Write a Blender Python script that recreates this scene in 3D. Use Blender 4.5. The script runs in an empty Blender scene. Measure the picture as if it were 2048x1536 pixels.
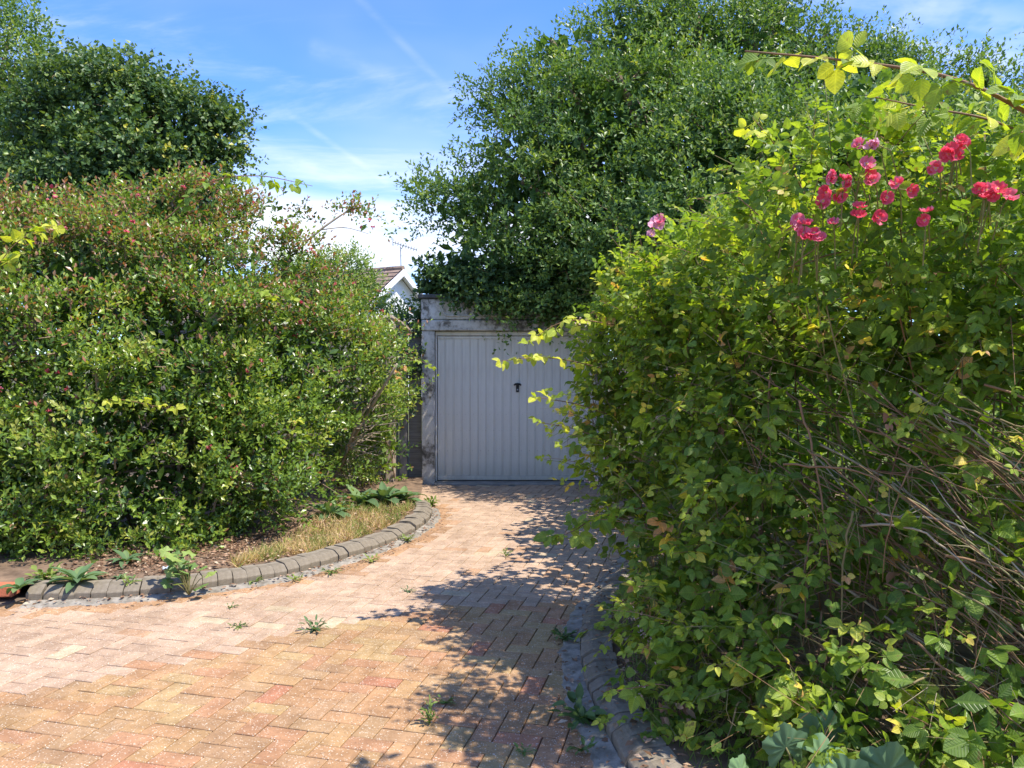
import bpy, math
import numpy as np
from mathutils import Vector, Matrix

rng = np.random.default_rng(11)
sc = bpy.context.scene
COL = sc.collection

# ------------------------------------------------------------------ camera, sky, sun, exposure
FPX, CU, HV, CH = 1538.0, 1024.0, 725.0, 1.6      # focal length, centre column, horizon row (px of 2048x1536), eye height
cam_d = bpy.data.cameras.new('camera'); cam = bpy.data.objects.new('camera', cam_d); COL.objects.link(cam)
cam.location = (0, 0, CH); cam.rotation_euler = (math.pi/2, 0, 0)
cam_d.sensor_width = 36.0; cam_d.lens = 36.0*FPX/2048.0
cam_d.shift_y = -(768.0-HV)/2048.0
cam_d.clip_start = 0.05; cam_d.clip_end = 2000
sc.camera = cam

SUN_EL, SUN_AZ = 59.0, 117.0                         # azimuth from +Y towards +X
SUN_STRENGTH, SKY_STRENGTH, EXPOSURE = 3.4, 0.15, 1.27
sun_vec = np.array([math.sin(math.radians(SUN_AZ))*math.cos(math.radians(SUN_EL)),
                    math.cos(math.radians(SUN_AZ))*math.cos(math.radians(SUN_EL)),
                    math.sin(math.radians(SUN_EL))])
sl = bpy.data.lights.new('sun', 'SUN'); sl.energy = SUN_STRENGTH; sl.angle = math.radians(0.53); sl.color = (1.0, 0.93, 0.82)
so = bpy.data.objects.new('sun', sl); COL.objects.link(so)
so.rotation_euler = Vector(sun_vec).to_track_quat('Z', 'Y').to_euler(); so.location = (8, -2, 14)

def pix_dir(u, v):
    d = np.array([(u-CU)/FPX, 1.0, -(v-HV)/FPX]); return d/np.linalg.norm(d)

W = bpy.data.worlds.new('World'); sc.world = W; W.use_nodes = True
def build_world():
    nt = W.node_tree; N = nt.nodes; L = nt.links; N.clear()
    out = N.new('ShaderNodeOutputWorld'); bg = N.new('ShaderNodeBackground'); L.new(bg.outputs[0], out.inputs[0])
    bg.inputs['Strength'].default_value = SKY_STRENGTH
    sky = N.new('ShaderNodeTexSky'); sky.sky_type = 'NISHITA'; sky.sun_disc = False
    sky.sun_elevation = math.radians(SUN_EL); sky.sun_rotation = math.radians(SUN_AZ)
    sky.air_density = 1.0; sky.dust_density = 0.1; sky.ozone_density = 3.0
    tc = N.new('ShaderNodeTexCoord'); gen = tc.outputs['Generated']
    def math_n(op, a, b=None, c=None, clamp=False):
        m = N.new('ShaderNodeMath'); m.operation = op; m.use_clamp = clamp
        for i, x in enumerate((a, b, c)):
            if x is None: continue
            if isinstance(x, (int, float)): m.inputs[i].default_value = x
            else: L.new(x, m.inputs[i])
        return m.outputs[0]
    def vmath(op, a, b):
        m = N.new('ShaderNodeVectorMath'); m.operation = op
        for i, x in enumerate((a, b)):
            if isinstance(x, (tuple, list, np.ndarray)): m.inputs[i].default_value = tuple(x)
            else: L.new(x, m.inputs[i])
        return m
    def mrange(v, a, b, c=0.0, d=1.0, smooth=True):
        m = N.new('ShaderNodeMapRange'); m.interpolation_type = 'SMOOTHSTEP' if smooth else 'LINEAR'
        L.new(v, m.inputs[0])
        for i, x in enumerate((a, b, c, d)): m.inputs[i+1].default_value = x
        return m.outputs[0]
    # richer blue
    tint = N.new('ShaderNodeMix'); tint.data_type = 'RGBA'; tint.blend_type = 'MULTIPLY'; tint.inputs[0].default_value = 1.0
    L.new(sky.outputs[0], tint.inputs[6]); tint.inputs[7].default_value = (0.42, 0.60, 0.96, 1)
    sep = N.new('ShaderNodeSeparateXYZ'); L.new(gen, sep.inputs[0])
    el = sep.outputs[2]
    # cloud plane coordinates
    den = math_n('ADD', math_n('MAXIMUM', el, 0.0), 0.16)
    comb = N.new('ShaderNodeCombineXYZ')
    L.new(math_n('DIVIDE', sep.outputs[0], den), comb.inputs[0]); L.new(math_n('DIVIDE', sep.outputs[1], den), comb.inputs[1])
    def noise(scale, rot, stretch, detail=6, rough=0.6, dist=0.0, off=(0, 0, 0)):
        mp = N.new('ShaderNodeMapping'); L.new(comb.outputs[0], mp.inputs[0])
        mp.inputs['Rotation'].default_value = (0, 0, rot); mp.inputs['Scale'].default_value = stretch; mp.inputs['Location'].default_value = off
        n = N.new('ShaderNodeTexNoise'); L.new(mp.outputs[0], n.inputs['Vector'])
        n.inputs['Scale'].default_value = scale; n.inputs['Detail'].default_value = detail
        n.inputs['Roughness'].default_value = rough; n.inputs['Distortion'].default_value = dist
        return n.outputs['Fac']
    wisps = mrange(noise(1.3, 0.5, (0.8, 2.2, 1), 8, 0.62, 0.6, (3.1, 1.7, 0)), 0.46, 0.78, 0, 0.42)
    veil = mrange(noise(0.7, -0.3, (1, 1.3, 1), 4, 0.5, 0.2, (0.4, 5.2, 0)), 0.40, 0.76, 0.0, 0.24)
    bank_n = noise(1.1, 0.35, (0.8, 1.3, 1), 8, 0.58, 0.3, (7.3, 2.2, 0))
    low = math_n('MULTIPLY', mrange(el, 0.08, 0.14), mrange(el, 0.19, 0.29, 1, 0))
    bank = mrange(math_n('ADD', bank_n, math_n('MULTIPLY', low, 0.46)), 0.60, 1.06, 0, 0.92)
    total = math_n('MAXIMUM', math_n('ADD', wisps, veil), bank)
    # aircraft trails: great circles, seen as straight lines in the sky
    for (a, b, w, s) in (((700, -20), (930, 215), 0.0080, 0.075), ((560, 215), (785, 372), 0.0060, 0.11), ((610, 90), (800, 160), 0.016, 0.08), ((470, 270), (640, 345), 0.014, 0.10), ((1760, 60), (2060, 140), 0.05, 0.22), ((1830, -20), (2080, 60), 0.03, 0.16)):
        da, db = pix_dir(*a), pix_dir(*b); n = np.cross(da, db); n /= np.linalg.norm(n)
        mid = da+db; mid /= np.linalg.norm(mid); half = float(da@mid)
        dn = math_n('ABSOLUTE', vmath('DOT_PRODUCT', gen, n).outputs['Value'])
        across = mrange(dn, 0.0, w, 1, 0)
        along = mrange(vmath('DOT_PRODUCT', gen, mid).outputs['Value'], half, half+0.35*(1-half), 0, 1)
        tn = mrange(noise(9, 0, (1, 1, 1), 3), 0.35, 0.62, 0.25, 1.0)
        total = math_n('ADD', total, math_n('MULTIPLY', math_n('MULTIPLY', math_n('MULTIPLY', across, along), tn), s))
    total = math_n('MINIMUM', total, 0.97)
    mix = N.new('ShaderNodeMix'); mix.data_type = 'RGBA'; L.new(total, mix.inputs[0])
    L.new(tint.outputs[2], mix.inputs[6]); mix.inputs[7].default_value = (3.9, 3.95, 4.05, 1)
    L.new(mix.outputs[2], bg.inputs['Color'])
build_world()
sc.view_settings.view_transform = 'Standard'; sc.view_settings.look = 'None'
sc.view_settings.exposure = EXPOSURE; sc.view_settings.gamma = 1.0; sc.view_settings.use_curve_mapping = False
sc.render.engine = 'CYCLES'
sc.cycles.max_bounces = 8; sc.cycles.diffuse_bounces = 4; sc.cycles.transmission_bounces = 6
sc.cycles.use_denoising = True; sc.cycles.caustics_reflective = False; sc.cycles.caustics_refractive = False
sc.cycles.sample_clamp_indirect = 6.0

# ------------------------------------------------------------------ helpers
def P(u, v, Y): return np.array([(u-CU)*Y/FPX, Y, CH-(v-HV)*Y/FPX])
def G(u, v):
    Y = CH*FPX/(v-HV); return np.array([(u-CU)*Y/FPX, Y, 0.0])
def proj(p):
    p = np.atleast_2d(p); Y = np.maximum(p[:, 1], 0.05)
    return np.stack([CU+p[:, 0]*FPX/Y, HV+(CH-p[:, 2])*FPX/Y], 1)
def unit(a): return a/np.maximum(np.linalg.norm(a, axis=-1, keepdims=True), 1e-9)
def rdir(n): return unit(rng.normal(size=(n, 3)))
UP = np.array([0, 0, 1.0])

def mesh_np(name, V, F, mat=None, tint=None, smooth=False, col=None, luv=None):
    """F: (M,k) int array or a list of such arrays"""
    Fs = F if isinstance(F, list) else [F]
    Fs = [np.asarray(f, np.int32) for f in Fs if len(f)]
    V = np.asarray(V, np.float32)
    me = bpy.data.meshes.new(name)
    me.vertices.add(len(V)); me.vertices.foreach_set('co', V.ravel())
    loops = np.concatenate([f.ravel() for f in Fs])
    tot = np.concatenate([np.full(len(f), f.shape[1], np.int32) for f in Fs])
    start = np.concatenate([[0], np.cumsum(tot)[:-1]]).astype(np.int32)
    me.loops.add(len(loops)); me.loops.foreach_set('vertex_index', loops.astype(np.int32))
    me.polygons.add(len(tot)); me.polygons.foreach_set('loop_start', start)
    me.polygons.foreach_set('use_smooth', np.full(len(tot), bool(smooth)))
    if tint is not None:
        at = me.attributes.new('tint', 'FLOAT', 'FACE'); at.data.foreach_set('value', np.asarray(tint, np.float32))
    if col is not None:
        at = me.attributes.new('col', 'FLOAT_COLOR', 'FACE'); at.data.foreach_set('color', np.asarray(col, np.float32).ravel())
    if luv is not None:
        at = me.attributes.new('leafuv', 'FLOAT_VECTOR', 'POINT'); at.data.foreach_set('vector', np.asarray(luv, np.float32).ravel())
    me.update(calc_edges=True); me.validate()
    if mat: me.materials.append(mat)
    return me
def obj(name, me, parent=None, loc=None, rot=None):
    o = bpy.data.objects.new(name, me); COL.objects.link(o)
    if loc is not None: o.location = tuple(float(x) for x in loc)
    if rot is not None: o.rotation_euler = rot
    if parent is not None: o.parent = parent
    return o
def tag(o, label=None, cat=None, group=None, kind=None):
    if label: o['label'] = label
    if cat: o['category'] = cat
    if group: o['group'] = group
    if kind: o['kind'] = kind
    return o
def thing(name, label, cat, loc=(0, 0, 0), rz=0, group=None):
    o = obj(name, None, None, loc, (0, 0, rz)); o.empty_display_size = 0.1
    return tag(o, label, cat, group)
class MB:
    """collects geometry of one mesh"""
    def __init__(s): s.V = []; s.F = {}; s.n = 0; s.T = {}
    def add(s, V, F, t=0.5):
        V = np.asarray(V, float); F = np.asarray(F, int); k = F.shape[1]
        s.V.append(V); s.F.setdefault(k, []).append(F+s.n); s.n += len(V)
        t = np.broadcast_to(np.asarray(t, float), (len(F),)); s.T.setdefault(k, []).append(t)
    def box(s, lo, hi, bev=0.0, t=0.5):
        x0, y0, z0 = lo; x1, y1, z1 = hi; b = bev
        if b <= 0:
            V = [(x0, y0, z0), (x1, y0, z0), (x1, y1, z0), (x0, y1, z0), (x0, y0, z1), (x1, y0, z1), (x1, y1, z1), (x0, y1, z1)]
            s.add(V, [(0, 3, 2, 1), (4, 5, 6, 7), (0, 1, 5, 4), (1, 2, 6, 5), (2, 3, 7, 6), (3, 0, 4, 7)], t)
        else:
            V = []; idx = {}
            for i, x in enumerate((x0, x1)):
                for j, y in enumerate((y0, y1)):
                    for k, z in enumerate((z0, z1)):
                        sx, sy, sz = (1-2*i)*b, (1-2*j)*b, (1-2*k)*b
                        idx[i, j, k, 0] = len(V); V.append((x, y+sy, z+sz))
                        idx[i, j, k, 1] = len(V); V.append((x+sx, y, z+sz))
                        idx[i, j, k, 2] = len(V); V.append((x+sx, y+sy, z))
            q = []; tr = []
            for i in (0, 1): q.append([idx[i, 0, 0, 0], idx[i, 1, 0, 0], idx[i, 1, 1, 0], idx[i, 0, 1, 0]])
            for j in (0, 1): q.append([idx[0, j, 0, 1], idx[1, j, 0, 1], idx[1, j, 1, 1], idx[0, j, 1, 1]])
            for k in (0, 1): q.append([idx[0, 0, k, 2], idx[1, 0, k, 2], idx[1, 1, k, 2], idx[0, 1, k, 2]])
            for a in (0, 1):
                for c in (0, 1):
                    q.append([idx[0, a, c, 1], idx[1, a, c, 1], idx[1, a, c, 2], idx[0, a, c, 2]])
                    q.append([idx[a, 0, c, 0], idx[a, 1, c, 0], idx[a, 1, c, 2], idx[a, 0, c, 2]])
                    q.append([idx[a, c, 0, 0], idx[a, c, 1, 0], idx[a, c, 1, 1], idx[a, c, 0, 1]])
            for i in (0, 1):
                for j in (0, 1):
                    for k in (0, 1): tr.append([idx[i, j, k, 0], idx[i, j, k, 1], idx[i, j, k, 2]])
            V = np.array(V); n0 = s.n; s.add(V, q, t)
            s.F.setdefault(3, []).append(np.array(tr)+n0); s.T.setdefault(3, []).append(np.full(len(tr), t, float))
    def tube(s, path, r, sides=6, t=0.5, cap=True):
        path = np.asarray(path, float); n = len(path)
        r = np.broadcast_to(np.asarray(r, float), (n,))
        tg = unit(np.gradient(path, axis=0))
        ref = np.array([0.31, 0.17, 0.93]); ref = ref if abs(tg[0]@ref) < 0.9 else np.array([1.0, 0.2, 0.1])
        a = unit(np.cross(tg, ref)); b = np.cross(tg, a)
        ang = np.arange(sides)*2*math.pi/sides
        V = path[:, None]+r[:, None, None]*(np.cos(ang)[None, :, None]*a[:, None]+np.sin(ang)[None, :, None]*b[:, None])
        V = V.reshape(-1, 3)
        i = np.arange(n-1)[:, None]*sides; j = np.arange(sides)[None]; j2 = (j+1) % sides
        F = np.stack([i+j, i+j2, i+sides+j2, i+sides+j], -1).reshape(-1, 4)
        n0 = s.n; s.add(V, F, t)
        if cap:
            for base, rev in ((0, True), ((n-1)*sides, False)):
                f = np.array([base+k for k in range(sides)])+n0
                if rev: f = f[::-1]
                s.F.setdefault(sides, []).append(f[None]); s.T.setdefault(sides, []).append(np.array([float(np.mean(t))]))
    def mesh(s, name, mat, smooth=False):
        ks = sorted(s.F); Fs = [np.concatenate(s.F[k]) for k in ks]; T = np.concatenate([np.concatenate(s.T[k]) for k in ks])
        return mesh_np(name, np.concatenate(s.V), Fs, mat, T, smooth)
    def build(s, name, mat, parent=None, smooth=False, loc=None, rot=None): return obj(name, s.mesh(name, mat, smooth), parent, loc, rot)
def spline(pts, n=60):
    """Catmull-Rom through pts, n samples"""
    p = np.asarray(pts, float); p = np.vstack([2*p[0]-p[1], p, 2*p[-1]-p[-2]])
    m = len(p)-3; t = np.linspace(0, m-1e-6, n); i = t.astype(int); f = (t-i)[:, None]
    a, b, c, d = p[i], p[i+1], p[i+2], p[i+3]
    return 0.5*((2*b)+(-a+c)*f+(2*a-5*b+4*c-d)*f**2+(-a+3*b-3*c+d)*f**3)
def in_poly(pt, poly):
    x, y = pt[:, 0], pt[:, 1]; ins = np.zeros(len(pt), bool); n = len(poly)
    for i in range(n):
        x1, y1 = poly[i][:2]; x2, y2 = poly[(i+1) % n][:2]
        c = ((y1 > y) != (y2 > y)) & (x < (x2-x1)*(y-y1)/((y2-y1) if y2 != y1 else 1e-9)+x1)
        ins ^= c
    return ins
def sinnoise(p, f=1.0, seed=0):
    r = np.random.default_rng(seed); o = 0
    for k in range(5):
        d = r.normal(size=3)*f*(1.6**k); o = o+np.sin(p@d+r.uniform(0, 6.28))/(1.35**k)
    return o/2.2

# ------------------------------------------------------------------ materials
def new_mat(name):
    m = bpy.data.materials.new(name); m.use_nodes = True; nt = m.node_tree
    return m, nt, nt.nodes, nt.links, nt.nodes['Principled BSDF']
def ramp(N, stops):
    r = N.new('ShaderNodeValToRGB'); e = r.color_ramp.elements
    while len(e) < len(stops): e.new(0.5)
    for x, (p, c) in zip(e, stops): x.position = p; x.color = (*c, 1)
    return r
def mixc(N, L, fac, a, b, mode='MIX'):
    m = N.new('ShaderNodeMix'); m.data_type = 'RGBA'; m.blend_type = mode
    for i, x in ((0, fac), (6, a), (7, b)):
        if isinstance(x, (int, float)): m.inputs[i].default_value = x
        elif isinstance(x, (tuple, list)): m.inputs[i].default_value = (*x, 1)
        else: L.new(x, m.inputs[i])
    return m.outputs[2]
def noise_n(N, L, scale, detail=5, rough=0.6, stretch=None, coord='Object'):
    tc = N.new('ShaderNodeTexCoord'); v = tc.outputs[coord]
    if stretch:
        mp = N.new('ShaderNodeMapping'); mp.inputs['Scale'].default_value = stretch; L.new(v, mp.inputs[0]); v = mp.outputs[0]
    n = N.new('ShaderNodeTexNoise'); L.new(v, n.inputs['Vector'])
    n.inputs['Scale'].default_value = scale; n.inputs['Detail'].default_value = detail; n.inputs['Roughness'].default_value = rough
    return n.outputs['Fac']
def bump(N, L, h, bs, strength=0.3, dist=0.01):
    b = N.new('ShaderNodeBump'); b.inputs['Strength'].default_value = strength; b.inputs['Distance'].default_value = dist
    L.new(h, b.inputs['Height']); L.new(b.outputs[0], bs.inputs['Normal'])
def leaf_mat(name, stops, trans=0.32, rough=0.38, spec=0.5, tcol=(1.5, 1.45, 0.45), under=1.35, gain=1.0, veins=False):
    stops = [(p, tuple(min(0.8, c*gain) for c in col)) for p, col in stops]
    m, nt, N, L, bs = new_mat(name)
    a = N.new('ShaderNodeAttribute'); a.attribute_name = 'tint'
    r = ramp(N, stops); L.new(a.outputs['Fac'], r.inputs[0])
    geo = N.new('ShaderNodeNewGeometry'); cbase = r.outputs[0]
    if veins:
        la = N.new('ShaderNodeAttribute'); la.attribute_name = 'leafuv'; sx = N.new('ShaderNodeSeparateXYZ'); L.new(la.outputs['Vector'], sx.inputs[0])
        def mth(op, a, b=None):
            q = N.new('ShaderNodeMath'); q.operation = op
            for i, x in enumerate((a, b)):
                if x is None: continue
                if isinstance(x, (int, float)): q.inputs[i].default_value = x
                else: L.new(x, q.inputs[i])
            return q.outputs[0]
        ax = mth('ABSOLUTE', sx.outputs[0]); wave = mth('PINGPONG', mth('SUBTRACT', mth('MULTIPLY', sx.outputs[1], 7.5), mth('MULTIPLY', ax, 6.0)), 0.5)
        vn = ramp(N, [(0.0, (1, 1, 1)), (0.22, (0, 0, 0))]); L.new(wave, vn.inputs[0]); md = ramp(N, [(0.015, (1, 1, 1)), (0.05, (0, 0, 0))]); L.new(ax, md.inputs[0])
        vm = mth('MAXIMUM', vn.outputs[0], md.outputs[0])
        cbase = mixc(N, L, mth('MULTIPLY', vm, 0.45), cbase, mixc(N, L, 1.0, cbase, (1.7, 1.6, 1.5), 'MULTIPLY'))
        nz = N.new('ShaderNodeTexNoise'); nz.inputs['Scale'].default_value = 34; nz.inputs['Detail'].default_value = 4; L.new(geo.outputs['Position'], nz.inputs['Vector'])
        dmg = ramp(N, [(0.63, (0, 0, 0)), (0.70, (0.75, 0.75, 0.75))]); L.new(nz.outputs['Fac'], dmg.inputs[0]); cbase = mixc(N, L, dmg.outputs[0], cbase, (0.20, 0.12, 0.05))
        mot = ramp(N, [(0.35, (0.78, 0.80, 0.75)), (0.6, (1.1, 1.08, 1.0))]); L.new(nz.outputs['Fac'], mot.inputs[0]); cbase = mixc(N, L, 1.0, cbase, mot.outputs[0], 'MULTIPLY')
        bp = N.new('ShaderNodeBump'); bp.inputs['Strength'].default_value = 0.5; bp.inputs['Distance'].default_value = 0.003; bp.invert = True; L.new(vm, bp.inputs['Height']); L.new(bp.outputs[0], bs.inputs['Normal'])
    und = mixc(N, L, 1.0, cbase, (under, under, under*1.1), 'MULTIPLY')
    base = mixc(N, L, geo.outputs['Backfacing'], cbase, und)
    L.new(base, bs.inputs['Base Color'])
    bs.inputs['Roughness'].default_value = rough; bs.inputs['Specular IOR Level'].default_value = spec
    tr = N.new('ShaderNodeBsdfTranslucent'); L.new(mixc(N, L, 1.0, cbase, tcol, 'MULTIPLY'), tr.inputs[0])
    mx = N.new('ShaderNodeMixShader'); mx.inputs[0].default_value = trans
    L.new(bs.outputs[0], mx.inputs[1]); L.new(tr.outputs[0], mx.inputs[2])
    L.new(mx.outputs[0], N['Material Output'].inputs[0])
    return m
def plain_mat(name, c1, c2, scale=6, rough=0.8, bmp=0.3, stretch=None, c3=None, spec=0.3):
    m, nt, N, L, bs = new_mat(name)
    f = noise_n(N, L, scale, 6, 0.65, stretch)
    stops = [(0.3, c1), (0.68, c2)] if c3 is None else [(0.28, c1), (0.5, c2), (0.72, c3)]
    r = ramp(N, stops); L.new(f, r.inputs[0]); L.new(r.outputs[0], bs.inputs['Base Color'])
    bs.inputs['Roughness'].default_value = rough; bs.inputs['Specular IOR Level'].default_value = spec
    if bmp: bump(N, L, noise_n(N, L, scale*6, 4, 0.7, stretch), bs, bmp, 0.004)
    return m
M = {}
M['bark'] = plain_mat('bark', (0.07, 0.05, 0.035), (0.17, 0.13, 0.09), 9, 0.9, 0.6, (1, 1, 0.25))
M['twig'] = plain_mat('twig', (0.13, 0.09, 0.06), (0.28, 0.21, 0.14), 14, 0.8, 0.2)
M['pale_twig'] = plain_mat('pale_twig', (0.24, 0.19, 0.13), (0.42, 0.35, 0.26), 12, 0.8, 0.2)
def tint_mat(name, stops, rough=0.7, spec=0.3):
    m, nt, N, L, bs = new_mat(name)
    a = N.new('ShaderNodeAttribute'); a.attribute_name = 'tint'
    r = ramp(N, stops); L.new(a.outputs['Fac'], r.inputs[0])
    f = noise_n(N, L, 25, 4, 0.6)
    L.new(mixc(N, L, f, mixc(N, L, 1.0, r.outputs[0], (0.6, 0.6, 0.6), 'MULTIPLY'), r.outputs[0]), bs.inputs['Base Color'])
    bs.inputs['Roughness'].default_value = rough; bs.inputs['Specular IOR Level'].default_value = spec
    return m
M['cane'] = tint_mat('cane', [(0.0, (0.15, 0.075, 0.04)), (0.35, (0.29, 0.165, 0.085)), (0.6, (0.25, 0.23, 0.09)), (0.85, (0.42, 0.33, 0.22)), (1.0, (0.55, 0.47, 0.35))])
GREENS = dict(
  escallonia=leaf_mat('escallonia_leaf', [(0.0, (0.025, 0.052, 0.012)), (0.45, (0.058, 0.105, 0.016)), (0.8, (0.125, 0.18, 0.022)), (0.9, (0.19, 0.23, 0.035)), (0.94, (0.15, 0.095, 0.045)), (1.0, (0.20, 0.075, 0.045))], 0.36, 0.33, 0.55, gain=1.8),
  ivy=leaf_mat('ivy_leaf', [(0.0, (0.022, 0.045, 0.018)), (0.6, (0.050, 0.090, 0.026)), (0.95, (0.12, 0.16, 0.03)), (1.0, (0.26, 0.25, 0.05))], 0.28, 0.45, 0.4, gain=1.8),
  hawthorn=leaf_mat('hawthorn_leaf', [(0.0, (0.032, 0.068, 0.020)), (0.5, (0.070, 0.120, 0.028)), (0.85, (0.130, 0.18, 0.040)), (1.0, (0.21, 0.22, 0.06))], 0.36, 0.42, 0.42, gain=1.8),
  bramble=leaf_mat('bramble_leaf', [(0.0, (0.036, 0.066, 0.013)), (0.4, (0.080, 0.126, 0.018)), (0.72, (0.165, 0.205, 0.026)), (0.88, (0.26, 0.265, 0.04)), (0.94, (0.32, 0.27, 0.05)), (1.0, (0.27, 0.15, 0.07))], 0.46, 0.42, 0.4, gain=2.3, veins=True),
  rose=leaf_mat('rose_leaf', [(0.0, (0.045, 0.085, 0.018)), (0.4, (0.10, 0.165, 0.022)), (0.75, (0.20, 0.26, 0.032)), (0.93, (0.31, 0.31, 0.045)), (1.0, (0.33, 0.19, 0.07))], 0.46, 0.38, 0.45, gain=1.7, veins=True),
  weed=leaf_mat('weed_leaf', [(0.0, (0.07, 0.12, 0.035)), (0.6, (0.13, 0.21, 0.05)), (1.0, (0.24, 0.30, 0.07))], 0.30, 0.5, 0.35),
  grey=leaf_mat('grey_leaf', [(0.0, (0.07, 0.125, 0.06)), (0.6, (0.12, 0.20, 0.085)), (1.0, (0.20, 0.28, 0.11))], 0.22, 0.7, 0.2),
  grass=leaf_mat('grass_blade', [(0.0, (0.10, 0.17, 0.03)), (0.35, (0.24, 0.26, 0.06)), (0.55, (0.44, 0.32, 0.14)), (1.0, (0.58, 0.43, 0.22))], 0.35, 0.6, 0.2, (1.2, 1.15, 0.7), gain=1.25),
  litter=leaf_mat('litter_chip', [(0.0, (0.10, 0.055, 0.03)), (0.5, (0.26, 0.15, 0.09)), (0.85, (0.40, 0.26, 0.17)), (1.0, (0.50, 0.40, 0.28))], 0.1, 0.8, 0.2, (1.1, 1, .8)),
)

# ------------------------------------------------------------------ leaf templates (x across, y along, z normal)
LEAF2 = (np.array([[0, 0, 0], [-0.3, 0.48, 0.08], [0, 1, 0], [0.3, 0.48, 0.08]]), np.array([[0, 2, 1], [0, 3, 2]]))
LEAF4 = (np.array([[0, 0, 0], [-0.25, 0.52, 0.06], [0.25, 0.52, 0.06], [0, 1, -0.06], [0, 0.5, -0.01]]),
         np.array([[0, 4, 1], [0, 2, 4], [4, 3, 1], [4, 2, 3]]))
LEAFI = (np.array([[0, 0, 0], [-0.42, 0.14, 0.05], [-0.34, 0.5, 0.02], [0, 1, -0.1], [0.34, 0.5, 0.02], [0.42, 0.14, 0.05]]),
         np.array([[0, 2, 1], [0, 3, 2], [0, 4, 3], [0, 5, 4]]))
def leaflet():
    ys = [0.0, 0.16, 0.4, 0.66, 0.86, 1.0]; ws = [0.0, 0.26, 0.36, 0.31, 0.17, 0.0]; V = []; F = []
    for i, (y, w) in enumerate(zip(ys, ws)):
        z = -0.16*y*y+0.02
        if w == 0: V.append((0, y, z))
        else: V += [(-w, y-0.02, z+0.09*w/0.36), (0, y, z), (w, y-0.02, z+0.09*w/0.36)]
    # verts: 0 | 1-3 | 4-6 | 7-9 | 10-12 | 13
    F += [(0, 2, 1), (0, 3, 2)]
    for a in (1, 4, 7):
        b = a+3
        F += [(a, a+1, b+1), (a, b+1, b), (a+1, a+2, b+2), (a+1, b+2, b+1)]
    F += [(10, 11, 13), (11, 12, 13)]
    return np.array(V, float), np.array(F)
LEAFLET = leaflet()
def luv_of(tpl, V): return np.tile(tpl[0]*np.array([1, 1, 0]), (len(V)//len(tpl[0]), 1))
def place(tpl, pos, d, nrm, size, width=1.0, curl=1.0):
    tv, tf = tpl; n = len(pos)
    d = unit(d); b = unit(np.cross(d, nrm)); nn = np.cross(b, d)
    s = np.broadcast_to(np.asarray(size, float), (n,))[:, None, None]; w = np.broadcast_to(np.asarray(width, float), (n,))[:, None, None]
    V = pos[:, None]+s*(w*tv[None, :, 0:1]*b[:, None]+tv[None, :, 1:2]*d[:, None]+np.broadcast_to(np.asarray(curl, float), (n,))[:, None, None]*tv[None, :, 2:3]*nn[:, None])
    F = tf[None]+(np.arange(n)*len(tv))[:, None, None]
    return V.reshape(-1, 3), F.reshape(-1, 3)
def compound(pos, d, nrm, size, kinds=3):
    """leaflet base points, directions, normals, sizes for compound leaves: terminal leaflet and pairs on a stalk"""
    d = unit(d); b = unit(np.cross(d, nrm)); nn = np.cross(b, d); s = size[:, None]
    lay = {3: [(0.55, 0, 0, 1.0), (0.42, -0.06, 1.15, 0.85), (0.42, 0.06, -1.15, 0.85)],
           5: [(0.55, 0, 0, 1.0), (0.44, -0.03, 0.95, 0.85), (0.44, 0.03, -0.95, 0.85), (0.36, -0.02, 1.9, 0.62), (0.36, 0.02, -1.9, 0.62)],
           7: [(0.95, 0, 0, 0.62), (0.72, 0, 1.0, 0.58), (0.72, 0, -1.0, 0.58), (0.48, 0, 1.1, 0.52), (0.48, 0, -1.1, 0.52)]}[kinds]
    o = [[], [], [], []]
    for (y, x, a, k) in lay:
        o[0].append(pos+s*(y*d+x*b)); o[1].append(math.cos(a)*d-math.sin(a)*b+0.12*rng.normal(size=pos.shape))
        o[2].append(nn+0.22*rng.normal(size=pos.shape)); o[3].append(size*k*rng.uniform(0.85, 1.1, len(size)))
    return [np.stack(x, 1).reshape(-1, *x[0].shape[1:]) for x in o], len(lay)

# ------------------------------------------------------------------ foliage masses
CAM = np.array([0, 0, CH])
def tufts(blobs, per_m2, shell=(0.8, 1.06), back_keep=0.2, lump=0.14, seed=1, overlap=0.8, keep=None):
    """points and outward directions on the skin of a union of balls"""
    C = np.array([b[0] for b in blobs]); R = np.array([b[1] for b in blobs]); ps, ds = [], []
    for i in range(len(blobs)):
        n = int(per_m2*4*math.pi*R[i]**2)
        if n < 1: continue
        d = rdir(n); k = 1+lump*sinnoise(d*2.4+i*3.7, 1.0, seed+i)
        p = C[i]+d*(R[i]*k*rng.uniform(*shell, n))[:, None]
        q = np.linalg.norm(p[:, None]-C[None], axis=2)/R[None]; q[:, i] = 9
        ok = ~((q < overlap).any(1) & (rng.random(n) < 0.93))
        face = -(d*unit(p-CAM)).sum(1)
        ok &= ~((face < -0.2) & (rng.random(n) > back_keep))
        ok &= p[:, 2] > 0.05
        ps.append(p[ok]); ds.append(d[ok])
    p, d = np.concatenate(ps), np.concatenate(ds)
    if keep is not None:
        ok = rng.random(len(p)) < keep(p); p, d = p[ok], d[ok]
    return p, d
def lumpy(blobs, n, rf=(0.22, 0.42), seed=5, at=0.88, up=0.25):
    r = np.random.default_rng(seed); o = list(blobs)
    for c, R in blobs:
        for _ in range(n):
            d = r.normal(size=3); d[2] += up; d /= np.linalg.norm(d)
            if d@(np.asarray(c)-CAM) > 0.35*np.linalg.norm(np.asarray(c)-CAM): d = -d*np.array([1, 1, -1])
            o.append((np.asarray(c)+d*R*at, R*r.uniform(*rf)))
    return o
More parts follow.
